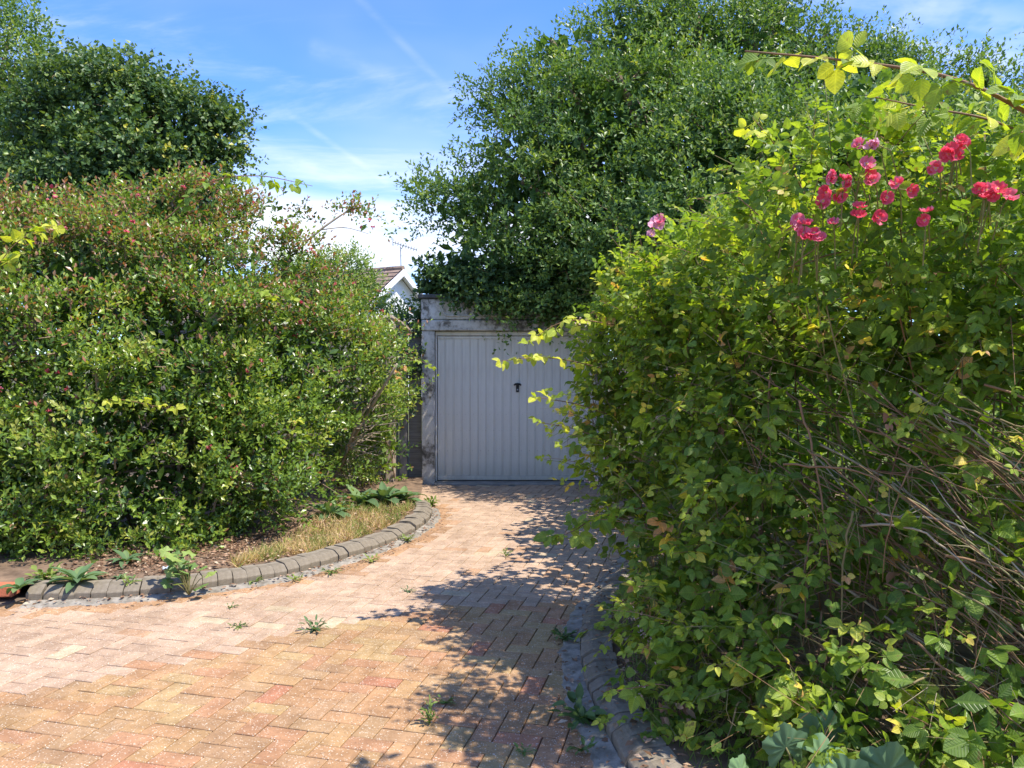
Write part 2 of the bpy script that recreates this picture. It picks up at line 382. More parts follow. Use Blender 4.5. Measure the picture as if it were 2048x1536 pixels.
def inner_points(blobs, per_m3, lim=0.82):
    o = []
    for c, r in blobs:
        n = int(per_m3*4.19*r**3); o.append(np.array(c)+rdir(n)*(r*lim*rng.random(n)**(1/2.5))[:, None])
    o = np.concatenate(o); return o[o[:, 2] > 0.05]
def shoots(p, d, per, rad, outw, up, rnd):
    O = np.repeat(p, per, 0); D = np.repeat(d, per, 0); O = O+rng.normal(size=O.shape)*np.asarray(rad)
    return O, unit(outw*D+up*UP+rnd*rdir(len(O))), D
def leafy(O, D, out, L, k, size, tpl, spread=0.9, lift=0.25, droop=0.0, nup=0.8, nrand=0.45, width=1.0):
    """k leaves along every shoot; returns V,F,leaf index,param along"""
    n = len(O); t = (np.arange(k)+0.6)/k; L = np.broadcast_to(L, (n,))
    e1 = unit(np.cross(D, rdir(n))); e2 = np.cross(D, e1)
    ph = rng.uniform(0, 6.28, n)[:, None]+np.arange(k)[None]*2.4
    pos = O[:, None]+D[:, None]*(L[:, None]*t[None])[..., None]
    pos[..., 2] -= droop*(L[:, None]*t[None])**2
    ld = D[:, None]*(0.55+0.5*(t[None, :, None] > 0.8))+spread*(np.cos(ph)[..., None]*e1[:, None]+np.sin(ph)[..., None]*e2[:, None])+lift*UP
    nr = nup*UP+0.5*out[:, None]+D[:, None]*0.3+nrand*rng.normal(size=ld.shape)
    s = size*rng.uniform(0.65, 1.2, (n, k))
    V, F = place(tpl, pos.reshape(-1, 3), ld.reshape(-1, 3), nr.reshape(-1, 3), s.ravel(), width)
    return V, F, pos.reshape(-1, 3), np.tile(t, n)
def sticks(O, D, L, r, droop=0.0):
    """thin three sided twigs"""
    n = len(O); L = np.broadcast_to(L, (n,))[:, None]; e1 = unit(np.cross(D, rdir(n))); e2 = np.cross(D, e1)
    V = np.zeros((n, 6, 3)); end = O+D*L; end[:, 2] -= droop*L[:, 0]**2
    for j in range(3):
        a = j*2.094; w = math.cos(a)*e1+math.sin(a)*e2
        V[:, j] = O+w*r; V[:, 3+j] = end+w*r*0.4
    f = np.array([[0, 1, 4, 3], [1, 2, 5, 4], [2, 0, 3, 5]])
    return V.reshape(-1, 3), (f[None]+(np.arange(n)*6)[:, None, None]).reshape(-1, 4)
def joined(parts):
    """list of (V,F,tint per face)"""
    V = np.concatenate([a[0] for a in parts]); n = 0; Fs = []
    for a in parts: Fs.append(a[1]+n); n += len(a[0])
    return V, np.concatenate(Fs), np.concatenate([a[2] for a in parts])
def per_leaf(t, tpl): return np.repeat(t, len(tpl[1]))
def limbs(mb, base, targets, r0, r1=0.012, fork=0.4, wob=0.12, sides=6):
    base = np.array(base, float)
    for c in targets:
        c = np.array(c, float); m = base+(c-base)*fork; m[:2] = base[:2]+(c-base)[:2]*fork*0.5; m = m+rng.normal(size=3)*wob*0.5
        q = base+(c-base)*0.75+rng.normal(size=3)*wob
        path = spline([base, m, q, c], 10); mb.tube(path, np.linspace(r0, r1, 10), sides)

# ------------------------------------------------------------------ ground, driveway, kerbs, beds
M['soil'] = plain_mat('soil', (0.07, 0.045, 0.03), (0.17, 0.115, 0.075), 7, 0.95, 0.8, None, (0.27, 0.18, 0.115))
M['ground'] = plain_mat('ground', (0.06, 0.08, 0.03), (0.13, 0.11, 0.06), 0.8, 0.95, 0.5)
M['sand'] = plain_mat('joint_sand', (0.11, 0.08, 0.06), (0.20, 0.15, 0.11), 18, 0.95, 0.6)
M['kerb'] = plain_mat('kerb_concrete', (0.11, 0.090, 0.062), (0.19, 0.160, 0.118), 9, 0.9, 1.0, None, (0.29, 0.25, 0.195))
M['haunch'] = plain_mat('haunch_concrete', (0.12, 0.105, 0.08), (0.24, 0.215, 0.175), 13, 0.95, 1.0, None, (0.38, 0.345, 0.29))
def paver_mat(name, from_object):
    m, nt, N, L, bs = new_mat(name)
    if from_object:
        oi = N.new('ShaderNodeObjectInfo'); c = oi.outputs['Color']
    else:
        a = N.new('ShaderNodeAttribute'); a.attribute_name = 'col'; c = a.outputs['Color']
    tc = N.new('ShaderNodeTexCoord'); geo = N.new('ShaderNodeNewGeometry')
    def wn(scale, detail, rough=0.6):
        n = N.new('ShaderNodeTexNoise'); L.new(geo.outputs['Position'], n.inputs['Vector'])
        n.inputs['Scale'].default_value = scale; n.inputs['Detail'].default_value = detail; n.inputs['Roughness'].default_value = rough
        return n.outputs['Fac']
    blot = ramp(N, [(0.3, (0.72, 0.70, 0.68)), (0.65, (1.08, 1.08, 1.08))]); L.new(wn(9, 5), blot.inputs[0])
    c = mixc(N, L, 1.0, c, blot.outputs[0], 'MULTIPLY')
    big = ramp(N, [(0.35, (0.86, 0.84, 0.80)), (0.6, (1.04, 1.04, 1.04))]); L.new(wn(1.6, 4), big.inputs[0])
    c = mixc(N, L, 1.0, c, big.outputs[0], 'MULTIPLY')
    vo = N.new('ShaderNodeTexVoronoi'); vo.inputs['Scale'].default_value = 105; L.new(geo.outputs['Position'], vo.inputs['Vector'])
    sp = ramp(N, [(0.18, (1, 1, 1)), (0.36, (0, 0, 0))]); L.new(vo.outputs['Distance'], sp.inputs[0])
    thr = ramp(N, [(0.46, (0, 0, 0)), (0.55, (0.8, 0.8, 0.8))]); L.new(wn(38, 3), thr.inputs[0])
    c = mixc(N, L, mixc(N, L, 1.0, sp.outputs[0], thr.outputs[0], 'MULTIPLY'), c, (0.70, 0.62, 0.50))
    dk = ramp(N, [(0.58, (0, 0, 0)), (0.68, (0.6, 0.6, 0.6))]); L.new(wn(95, 3), dk.inputs[0])
    c = mixc(N, L, dk.outputs[0], c, (0.10, 0.07, 0.05))
    st = ramp(N, [(0.60, (0, 0, 0)), (0.78, (0.42, 0.42, 0.42))]); L.new(wn(1.9, 7, 0.72), st.inputs[0])
    c = mixc(N, L, st.outputs[0], c, (0.12, 0.085, 0.06))
    L.new(c, bs.inputs['Base Color']); bs.inputs['Roughness'].default_value = 0.9; bs.inputs['Specular IOR Level'].default_value = 0.25
    bump(N, L, wn(150, 3), bs, 0.45, 0.003)
    return m
M['paver'] = paver_mat('paver', True); M['paver_far'] = paver_mat('paver_far', False)

gm = MB(); gm.add([(-300, -60, -0.05), (300, -60, -0.05), (300, 700, -0.05), (-300, 700, -0.05)], [(0, 1, 2, 3)])
tag(gm.build('ground', M['ground']), kind='structure')

KL = spline([(-3.22, 5.10), (-2.75, 5.16), (-2.28, 5.31), (-1.71, 5.68), (-1.31, 6.24), (-1.02, 6.84), (-0.86, 7.45), (-0.83, 7.95), (-0.90, 8.42)], 400)
KR = spline([(1.10, 6.6), (0.92, 6.1), (0.72, 5.55), (0.52, 5.0), (0.405, 4.5), (0.365, 4.0), (0.38, 3.5), (0.445, 3.0), (0.58, 2.45), (0.85, 1.85), (1.3, 1.35)], 400)
def arc(path):
    s = np.concatenate([[0], np.cumsum(np.linalg.norm(np.diff(path, axis=0), axis=1))]); return s
def at_s(path, s):
    a = arc(path); return np.stack([np.interp(s, a, path[:, 0]), np.interp(s, a, path[:, 1])], -1)
def offset(path, d):
    t = np.gradient(path, axis=0); t /= np.linalg.norm(t, axis=1)[:, None]; n = np.stack([-t[:, 1], t[:, 0]], 1); return path+n*d
# left kerb runs left to right with its bed on the left hand side, the right kerb runs towards the camera with its bed on the left hand side
BED_L = [tuple(p) for p in offset(KL, 0.155)]+[(-1.05, 8.9), (-1.16, 10.0), (-1.19, 10.35), (-9, 10.35), (-9, 5.28)]
BED_R = [tuple(p) for p in offset(KR, 0.155)]+[(9, 1.6), (9, 10.6), (1.32, 10.6), (1.3, 9.9), (1.22, 7.2)]
def sheet(name, poly, z, mat, step=0.09, amp=0.02, rise=0.0, seed=0):
    """ground sheet over a polygon: a grid of small quads with gentle relief"""
    p = np.array(poly); x = np.arange(p[:, 0].min()-step, p[:, 0].max()+step, step); y = np.arange(p[:, 1].min()-step, p[:, 1].max()+step, step)
    X, Y = np.meshgrid(x, y); pt = np.stack([X.ravel(), Y.ravel()], 1)
    ins = in_poly(pt, poly).reshape(X.shape)
    # snap vertices near the edge on to the outline
    q = np.array(poly); q2 = np.roll(q, -1, 0)
    z_ = z+amp*sinnoise(np.c_[pt, np.zeros(len(pt))], 3.0, seed)
    i = np.arange(X.shape[0]-1)[:, None]*X.shape[1]+np.arange(X.shape[1]-1)[None]
    anyin = ins[:-1, :-1] | ins[1:, :-1] | ins[:-1, 1:] | ins[1:, 1:]
    F = np.stack([i, i+1, i+1+X.shape[1], i+X.shape[1]], -1)[anyin]
    out = ~ins.ravel(); used = np.unique(F); sel = used[out[used]]
    a = q; b = q2-q
    for k in sel:
        t = np.clip(((pt[k]-a)*b).sum(1)/np.maximum((b*b).sum(1), 1e-9), 0, 1); c = a+b*t[:, None]
        j = np.argmin(((c-pt[k])**2).sum(1)); pt[k] = c[j]
    V = np.c_[pt, z_]; u, inv = np.unique(F, return_inverse=True)
    return obj(name, mesh_np(name, V[u], inv.reshape(F.shape), mat, None, True))
tag(sheet('soil_bed', BED_L, 0.080, M['soil'], 0.1, 0.018, 0, 3), kind='structure')
tag(sheet('soil_bed', BED_R, 0.080, M['soil'], 0.1, 0.018, 0, 5), kind='structure')

# driveway: a bed of jointing sand with herringbone block paving on it
dm = MB(); dm.add([(-9, -1, -0.016), (1.75, -1, -0.016), (1.75, 10.12, -0.016), (-9, 10.12, -0.016)], [(0, 1, 2, 3)])
drive = tag(dm.build('driveway', M['sand']), kind='structure')
PAV_ROT = math.radians(-14.0)
def brick_mesh_arrays(l=0.2, w=0.1, gap=0.005, ch=0.003, h=0.03):
    hl, hw = l/2-gap/2, w/2-gap/2; V = []
    for (ins, z) in ((0, -h), (0, -ch), (ch, 0)):
        V += [(-hl+ins, -hw+ins, z), (hl-ins, -hw+ins, z), (hl-ins, hw-ins, z), (-hl+ins, hw-ins, z)]
    F = [(8, 9, 10, 11)]
    for r in (0, 4):
        for k in range(4): F.append((r+k, r+(k+1) % 4, r+4+(k+1) % 4, r+4+k))
    return np.array(V), np.array(F)
BV, BF = brick_mesh_arrays()
def lay_pavers():
    a, b = np.meshgrid(np.arange(-90, 60), np.arange(-30, 130)); a, b = a.ravel(), b.ravel(); d = (a-b) % 4
    h = d == 0; v = d == 3
    c = np.concatenate([np.stack([a[h]+1.0, b[h]+0.5], 1), np.stack([a[v]+0.5, b[v]+1.0], 1)])*0.1
    ori = np.concatenate([np.zeros(h.sum()), np.full(v.sum(), math.pi/2)])
    R = np.array([[math.cos(PAV_ROT), -math.sin(PAV_ROT)], [math.sin(PAV_ROT), math.cos(PAV_ROT)]])
    c = c@R.T+np.array([0.037, 0.021]); ori = ori+PAV_ROT
    ok = (c[:, 0] > -7) & (c[:, 0] < 1.6) & (c[:, 1] > 1.0) & (c[:, 1] < 10.02)
    bl = [tuple(p) for p in offset(KL, 0.0)]+BED_L[400:]; br = [tuple(p) for p in offset(KR, 0.0)]+BED_R[400:]
    bl[-1] = (-9, 5.10)
    ok &= ~in_poly(c, bl) & ~in_poly(c, br)
    c, ori = c[ok], ori[ok]; n = len(c)
    # colours: weathered pink blocks towards the garage, mixed orange, red and buff blocks by the road
    uv = proj(np.c_[c, np.zeros(n)])
    bx = np.array([-4.0, -2.95, -2.45, -2.1, -1.75, -1.45, -1.05, -0.6, -0.1, 0.4]); by = np.array([3.35, 3.60, 3.75, 3.95, 4.18, 4.42, 4.72, 4.95, 5.1, 5.2])
    edge = np.interp(c[:, 0], bx, by)
    pink = c[:, 1]+rng.normal(size=n)*0.02 > edge
    t = rng.random(n)[:, None]; t2 = rng.random(n)[:, None]
    cp = np.array([0.44, 0.305, 0.208])*(1-t)+np.array([0.495, 0.352, 0.243])*t
    cp = np.where(t2 < 0.04, np.array([0.44, 0.27, 0.16]), cp); cp = np.where(t2 > 0.97, np.array([0.52, 0.41, 0.27]), cp)
    pal = np.array([[0.42, 0.245, 0.125], [0.42, 0.262, 0.128], [0.41, 0.225, 0.122], [0.42, 0.285, 0.138], [0.39, 0.24, 0.13], [0.43, 0.20, 0.115], [0.40, 0.255, 0.135]])
    co = pal[rng.choice(len(pal), n, p=[.24, .2, .14, .13, .12, .05, .12])]
    colr = np.where(pink[:, None], cp, co)
    # border course of orange blocks along the left kerb
    dl = np.min(np.linalg.norm(c[:, None]-offset(KL, 0)[None, ::4], axis=2), 1)
    bo = (dl < 0.22) & (rng.random(n) < 0.85); colr = np.where(bo[:, None], np.array([[0.38, 0.225, 0.12]])*rng.uniform(0.85, 1.15, (n, 1)), colr)
    colr = colr*rng.uniform(0.90, 1.02, (n, 1))
    z = rng.normal(size=n)*0.0008+0.004*sinnoise(np.c_[c, np.zeros(n)], 1.3, 9); tx = rng.normal(size=n)*0.003; ty = rng.normal(size=n)*0.003
    vis = (uv[:, 0] > -40) & (uv[:, 0] < 1240) & (uv[:, 1] < 1560)
    size = np.where(vis, 1/c[:, 1], 0); order = np.argsort(-size); big = order[:300]; rest = order[300:]
    me = mesh_np('brick', BV, BF, M['paver'])
    for i in big:
        o = obj('brick', me, drive, (c[i, 0], c[i, 1], z[i]), (tx[i], ty[i], ori[i])); o.color = (*colr[i], 1)
    cs, sn = np.cos(ori[rest]), np.sin(ori[rest])
    X = BV[None, :, 0]*cs[:, None]-BV[None, :, 1]*sn[:, None]+c[rest, 0:1]; Y = BV[None, :, 0]*sn[:, None]+BV[None, :, 1]*cs[:, None]+c[rest, 1:2]
    Z = BV[None, :, 2]+z[rest][:, None]+BV[None, :, 0]*ty[rest][:, None]+BV[None, :, 1]*tx[rest][:, None]
    V = np.stack([X, Y, Z], -1).reshape(-1, 3); F = (BF[None]+(np.arange(len(rest))*len(BV))[:, None, None]).reshape(-1, 4)
    cc = np.repeat(np.c_[colr[rest], np.ones(len(rest))], len(BF), 0)
    tag(obj('block_paving', mesh_np('block_paving', V, F, M['paver_far'], col=cc), drive), kind='stuff')
lay_pavers()

def gutter(name, path, w0=0.0, w1=0.115, z=0.006, seed=1):
    s = np.arange(0, arc(path)[-1], 0.03); pts = at_s(path, s); t = np.gradient(pts, axis=0); t /= np.linalg.norm(t, axis=1)[:, None]; n = np.stack([t[:, 1], -t[:, 0]], 1)
    V = []; k = 6; r = np.random.default_rng(seed)
    jag = 0.016*np.sin(s*31)+0.012*r.normal(size=len(s))
    for j in range(k):
        f = j/(k-1); d = w0+(w1-w0)*f+(jag if j == k-1 else 0)
        zz = z+0.016*(1-f)+r.normal(size=len(s))*0.0016-(0.018 if j == k-1 else 0)
        V.append(np.c_[pts+n*np.asarray(d).reshape(-1, 1) if np.ndim(d) else pts+n*d, zz])
    V = np.stack(V, 1); m = len(s); i = np.arange(m-1)[:, None]*k; j = np.arange(k-1)[None]
    F = np.stack([i+j, i+j+1, i+k+j+1, i+k+j], -1).reshape(-1, 4)
    return obj(name, mesh_np(name, V.reshape(-1, 3), F, M['haunch'], None, True))
tag(gutter('gutter', KL, 0.0, 0.10, seed=2), kind='structure'); tag(gutter('gutter', KR, 0.0, 0.12, seed=4), kind='structure')

def kerb_block_mesh(w0, w1, nm):
    prof = [(0, -0.05), (0, 0.056), (0.004, 0.062), (0.045, 0.090), (0.062, 0.096), (0.10, 0.098), (0.165, 0.098), (0.17, -0.05)]
    V = []; n = len(prof)
    for side in (-1, 1):
        for (d, z) in prof:
            w = w0+(w1-w0)*d/0.17; sh = 0.004*math.sin(d/0.17*6.28)
            V.append((side*w/2+sh, d, z))
    F4 = [(i, i+1, n+i+1, n+i) for i in range(n-1)]
    F8 = [tuple(range(n))[::-1], tuple(range(n, 2*n))]
    return mesh_np(nm, V, [np.array(F4), np.array(F8)], M['kerb'])
def kerb(path, name, w0, w1, spacing, skip=()):
    root = obj(name, None); tag(root, kind='structure')
    ms = [kerb_block_mesh(w0, w1, 'kerb_block') for _ in range(1)]
    s = np.arange(spacing/2, arc(path)[-1], spacing); pts = at_s(path, s); t = np.gradient(pts, axis=0)
    for i, (p, tt) in enumerate(zip(pts, t)):
        ang = math.atan2(tt[1], tt[0])+rng.normal()*0.012
        o = obj('kerb_block', ms[0], root, (p[0]+rng.normal()*0.003, p[1]+rng.normal()*0.003, rng.normal()*0.005), (rng.normal()*0.025, rng.normal()*0.02, ang)); o.scale = (rng.uniform(0.96, 1.0), rng.uniform(0.97, 1.03), 1)
    return root
kl_root = kerb(KL, 'kerb_left', 0.0975, 0.090, 0.1005)
kerb(KR, 'kerb_right', 0.0965, 0.088, 0.1005)

# ------------------------------------------------------------------ garage
def peeling_mat():
    m, nt, N, L, bs = new_mat('peeling_paint')
    a = noise_n(N, L, 3.2, 8, 0.72); b = noise_n(N, L, 17, 6, 0.7); g = noise_n(N, L, 1.3, 4, 0.5)
    mul = N.new('ShaderNodeMath'); mul.operation = 'MULTIPLY_ADD'; L.new(b, mul.inputs[0]); mul.inputs[1].default_value = 0.45; L.new(a, mul.inputs[2])
    r = ramp(N, [(0.56, (0.075, 0.068, 0.055)), (0.65, (0.20, 0.18, 0.15)), (0.71, (0.46, 0.435, 0.395)), (0.80, (0.62, 0.59, 0.54))])
    L.new(mul.outputs[0], r.inputs[0])
    gr = ramp(N, [(0.35, (0.78, 0.76, 0.70)), (0.6, (1, 1, 1))]); L.new(g, gr.inputs[0])
    L.new(mixc(N, L, 1.0, r.outputs[0], gr.outputs[0], 'MULTIPLY'), bs.inputs['Base Color'])
    bs.inputs['Roughness'].default_value = 0.9; bump(N, L, mul.outputs[0], bs, 0.5, 0.006)
    return m
M['peel'] = peeling_mat()
def door_mat():
    m, nt, N, L, bs = new_mat('door_paint')
    a = noise_n(N, L, 2.2, 6, 0.6, (1, 1, 0.4)); r = ramp(N, [(0.33, (0.58, 0.545, 0.465)), (0.6, (0.70, 0.665, 0.575))]); L.new(a, r.inputs[0])
    c = r.outputs[0]
    d = noise_n(N, L, 60, 2, 0.5); s = ramp(N, [(0.71, (0, 0, 0)), (0.74, (0.8, 0.8, 0.8))]); L.new(d, s.inputs[0])
    c = mixc(N, L, s.outputs[0], c, (0.14, 0.09, 0.06))
    tc = N.new('ShaderNodeTexCoord'); sx = N.new('ShaderNodeSeparateXYZ'); L.new(tc.outputs['Object'], sx.inputs[0])
    mr = N.new('ShaderNodeMapRange'); L.new(sx.outputs[2], mr.inputs[0]); mr.inputs[1].default_value = 0.0; mr.inputs[2].default_value = 0.30; mr.inputs[3].default_value = 0.9; mr.inputs[4].default_value = 0.0
    st = noise_n(N, L, 12, 5, 0.7, (1, 1, 0.15)); mm = N.new('ShaderNodeMath'); mm.operation = 'MULTIPLY'; L.new(mr.outputs[0], mm.inputs[0]); L.new(st, mm.inputs[1])
    c = mixc(N, L, mm.outputs[0], c, (0.22, 0.20, 0.17))
    sk = noise_n(N, L, 9, 4, 0.6, (1, 1, 0.05)); sr = ramp(N, [(0.52, (0, 0, 0)), (0.72, (0.35, 0.35, 0.35))]); L.new(sk, sr.inputs[0]); c = mixc(N, L, sr.outputs[0], c, (0.30, 0.27, 0.22))
    L.new(c, bs.inputs['Base Color']); bs.inputs['Roughness'].default_value = 0.45; bs.inputs['Specular IOR Level'].default_value = 0.4
    return m
M['door'] = door_mat()
M['black'] = plain_mat('black_plastic', (0.012, 0.012, 0.013), (0.02, 0.02, 0.02), 5, 0.4, 0)
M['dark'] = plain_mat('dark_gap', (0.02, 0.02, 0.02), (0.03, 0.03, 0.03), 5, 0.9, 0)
M['felt'] = plain_mat('roof_felt', (0.06, 0.06, 0.06), (0.12, 0.12, 0.115), 8, 0.95, 0.5)
M['plinth'] = plain_mat('plinth_concrete', (0.17, 0.16, 0.145), (0.30, 0.285, 0.26), 6, 0.92, 0.7)
GY = 10.2; GX0, GX1 = -1.19, 1.27
gar = thing('garage', 'concrete garage with peeling whitewashed surround and pale ribbed door', 'garage', (0.04, GY, 0))
def gpart(name, lo, hi, mat, bev=0.006, parent=None):
    mb = MB(); mb.box((lo[0]-0.04, lo[1]-GY, lo[2]), (hi[0]-0.04, hi[1]-GY, hi[2]), bev)
    return mb.build(name, mat, parent or gar)
gpart('post', (GX0, GY-0.06, -0.03), (-1.022, GY+0.16, 2.018), M['peel'], 0.008)
gpart('post', (1.112, GY-0.06, -0.03), (GX1, GY+0.16, 2.018), M['peel'], 0.008)
gpart('lintel', (GX0-0.004, GY-0.075, 2.020), (GX1+0.004, GY+0.16, 2.158), M['peel'], 0.009)
fas = gpart('fascia', (GX0-0.012, GY-0.055, 2.166), (GX1+0.012, GY+0.10, 2.44), M['peel'], 0.012)
mb = MB(); z0 = 2.215
pth = [(-0.92, z0+0.2), (-0.92, z0+0.09), (-0.905, z0+0.04), (-0.87, z0+0.008), (-0.82, z0), (-0.3, z0), (0.4, z0), (0.9, z0), (0.95, z0+0.008), (0.985, z0+0.04), (1.0, z0+0.09), (1.0, z0+0.2)]
mb.tube([(x-0.04, -0.058, z) for x, z in pth], 0.013, 8); mb.build('moulding', M['peel'], fas, True)
mb = MB(); mb.box((GX0-0.04, -0.035, 2.150), (GX1-0.04, 0.09, 2.175)); mb.build('groove_shade', M['dark'], fas)  # dark strip painting in the shade of the groove between lintel and fascia
gpart('side_wall', (GX0+0.01, GY+0.17, -0.03), (GX0+0.13, 15.4, 2.40), M['peel'], 0)
gpart('side_wall', (GX1-0.13, GY+0.17, -0.03), (GX1-0.01, 15.4, 2.40), M['peel'], 0)
gpart('rear_wall', (GX0+0.14, 15.28, -0.03), (GX1-0.14, 15.4, 2.40), M['peel'], 0)
gpart('roof', (GX0-0.05, GY-0.09, 2.445), (GX1+0.05, 15.5, 2.50), M['felt'], 0.01)
gpart('threshold', (-1.015, GY-0.17, -0.03), (1.105, GY+0.12, 0.022), M['plinth'], 0.01)
fr = gpart('door_frame', (-1.018, GY+0.03, 1.958), (1.108, GY+0.10, 2.014), M['door'], 0.004)
gpart('door_frame', (-1.018, GY+0.03, 0.024), (-0.997, GY+0.10, 1.956), M['door'], 0.003)
gpart('door_frame', (1.087, GY+0.03, 0.024), (1.108, GY+0.10, 1.956), M['door'], 0.003)
DX0, DX1, DZ0, DZ1 = -0.990, 1.080, 0.034, 1.950
door = gpart('door', (DX0, GY+0.06, DZ0), (DX1, GY+0.085, DZ1), M['door'], 0.002)
gpart('rail', (DX0, GY+0.040, DZ0), (DX1, GY+0.0595, DZ0+0.055), M['door'], 0.004, door)
gpart('rail', (DX0, GY+0.040, DZ1-0.035), (DX1, GY+0.0595, DZ1), M['door'], 0.004, door)
npan = 19; pw = (DX1-DX0)/npan
def panel_mesh(w, z0, z1):
    # cross-section: broad flat face, a shallow groove and a narrow bead
    xs = [0.001, 0.0025, w-0.018, w-0.0168, w-0.0152, w-0.014, w-0.0025, w-0.001]; ys = [0.059, 0.0525, 0.0525, 0.058, 0.058, 0.0525, 0.0525, 0.059]
    V = [(x, y, z) for z in (z0, z1) for x, y in zip(xs, ys)]; n = len(xs)
    return mesh_np('door_panel', V, np.array([(i, i+1, n+i+1, n+i) for i in range(n-1)]), M['door'])
pm = panel_mesh(pw, DZ0+0.056, DZ1-0.036)
for i in range(npan): obj('door_panel', pm, door, (DX0-0.04+i*pw, 0, 0))
hx = 1035; hp = P(1035, 775, GY)
mb = MB(); X = hp[0]-0.04; Z = hp[2]
mb.box((X-0.020, 0.030, Z-0.065), (X+0.020, 0.046, Z+0.055), 0.006)
hb = mb.build('handle', M['black'], door)
mb = MB(); mb.tube([(X-0.046, 0.000, Z+0.030), (X-0.03, -0.006, Z+0.043), (X, -0.008, Z+0.047), (X+0.03, -0.006, Z+0.043), (X+0.046, 0.000, Z+0.030)], [0.010, 0.014, 0.016, 0.014, 0.010], 10)
mb.tube([(X, 0.034, Z+0.04), (X, -0.004, Z+0.045)], 0.012, 10); mb.build('grip', M['black'], hb, True)
M['steel'] = plain_mat('steel', (0.35, 0.35, 0.36), (0.5, 0.5, 0.5), 5, 0.35, 0)
mb = MB(); mb.tube([(X, 0.032, Z-0.03), (X, 0.024, Z-0.03)], 0.010, 12); mb.build('lock', M['steel'], hb, True)
kp = P(1036, 681, GY); mb = MB(); mb.box((kp[0]-0.07, 0.034, kp[2]-0.03), (kp[0]-0.01, 0.0395, kp[2]+0.03), 0.003); mb.build('latch_plate', M['door'], door)
mb = MB(); mb.tube([(kp[0]-0.04, 0.033, kp[2]), (kp[0]-0.04, 0.029, kp[2])], 0.006, 8); mb.build('screw', M['dark'], door)

# ------------------------------------------------------------------ fence between hedge and garage
M['fencewood'] = plain_mat('weathered_board', (0.10, 0.095, 0.085), (0.20, 0.185, 0.16), 5, 0.9, 0.9, (0.5, 1, 9), (0.29, 0.265, 0.225))
M['fencepost'] = plain_mat('fence_post_concrete', (0.14, 0.125, 0.105), (0.25, 0.225, 0.19), 7, 0.92, 0.8)
M['fencepost2'] = plain_mat('bleached_timber', (0.26, 0.20, 0.15), (0.42, 0.34, 0.27), 6, 0.92, 0.8, (1, 1, 0.2))
fence = thing('fence', 'grey weathered horizontal board fence between hedge and garage', 'fence', (-2.6, 10.3, 0))
def fpost(x, h, w=0.11):
    mb = MB(); mb.box((x-w/2, -0.055, 0.0), (x+w/2, 0.055, h), 0.012); return mb.build('post', M['fencepost'], fence)
for x in (1.18-0.03, -0.65, -2.45): fpost(x, 2.15)
for bay, (xa, xb) in enumerate(((1.22, 1.39), (-0.59, 1.08), (-2.39, -0.71))):
    zz = 0.03; i = 0
    while zz < 2.02:
        h = rng.uniform(0.135, 0.165); mb = MB(); n = 9; xs = np.linspace(xa, xb, n); wob = 0.010*np.sin(xs*7+i*1.7)+0.006*np.sin(xs*19+i)
        y0 = 0.004*rng.normal(); V = []
        for x, w in zip(xs, wob): V += [(x, -0.020+y0, zz+w), (x, -0.006+y0, zz+h+0.03), (x, 0.006+y0, zz+h+0.03), (x, 0.004+y0, zz+w)]
        F = []
        for k in range(n-1):
            for q in range(4): F.append((4*k+q, 4*k+(q+1) % 4, 4*k+4+(q+1) % 4, 4*k+4+q))
        F += [(0, 1, 2, 3), (4*n-4, 4*n-1, 4*n-2, 4*n-3)]
        mb.add(V, F); mb.build('board', M['fencewood'], fence); zz += h; i += 1
mb = MB(); mb.box((0.98, -0.52, 0.0), (1.11, -0.41, 2.12), 0.02); mb.build('post', M['fencepost2'], fence)
mb = MB(); mb.tube([(0.93, -0.45, 2.16), (1.05, -0.46, 2.175), (1.16, -0.3, 2.10), (1.26, -0.12, 2.0)], [0.035, 0.04, 0.035, 0.03], 7); mb.build('rail', M['fencepost2'], fence)
mb = MB(); mb.box((-2.5, -0.05, 2.065), (1.10, 0.04, 2.105), 0.008); mb.build('capping_rail', M['fencewood'], fence)

# ------------------------------------------------------------------ house behind
M['render'] = plain_mat('white_boarding', (0.66, 0.67, 0.68), (0.76, 0.77, 0.77), 2, 0.8, 0.1)
M['upvc'] = plain_mat('white_bargeboard', (0.78, 0.78, 0.78), (0.82, 0.82, 0.82), 2, 0.5, 0)
M['tile'] = plain_mat('roof_tile', (0.14, 0.095, 0.07), (0.26, 0.185, 0.14), 2.2, 0.9, 0.3, None, (0.33, 0.25, 0.19))
house = thing('bungalow', 'distant bungalow with brown tiled roof and white gable beyond the hedge', 'house', (-4.76, 32, 0), math.radians(-30))
# local frame: ridge runs along -x, gable lies in the y-z plane at x = 0
ZA, RUN, SL = 5.49, 4.0, 0.70
mb = MB(); zi = ZA-0.16
mb.add([(-0.05, -RUN+.3, 0), (-0.05, RUN-.3, 0), (-0.05, RUN-.3, zi-SL*(RUN-.3)), (-0.05, 0, zi), (-0.05, -RUN+.3, zi-SL*(RUN-.3)),
        (-11, -RUN+.3, 0), (-11, RUN-.3, 0), (-11, RUN-.3, zi-SL*(RUN-.3)), (-11, 0, zi), (-11, -RUN+.3, zi-SL*(RUN-.3))],
       [(0, 1, 6, 5), (1, 2, 7, 6), (4, 0, 5, 9), (2, 3, 8, 7), (3, 4, 9, 8)])
mb.add([(-0.05, -RUN+.3, 0), (-0.05, RUN-.3, 0), (-0.05, RUN-.3, zi-SL*(RUN-.3)), (-0.05, 0, zi), (-0.05, -RUN+.3, zi-SL*(RUN-.3))], [(0, 1, 2, 3, 4)])
mb.build('wall', M['render'], house)
roof = None
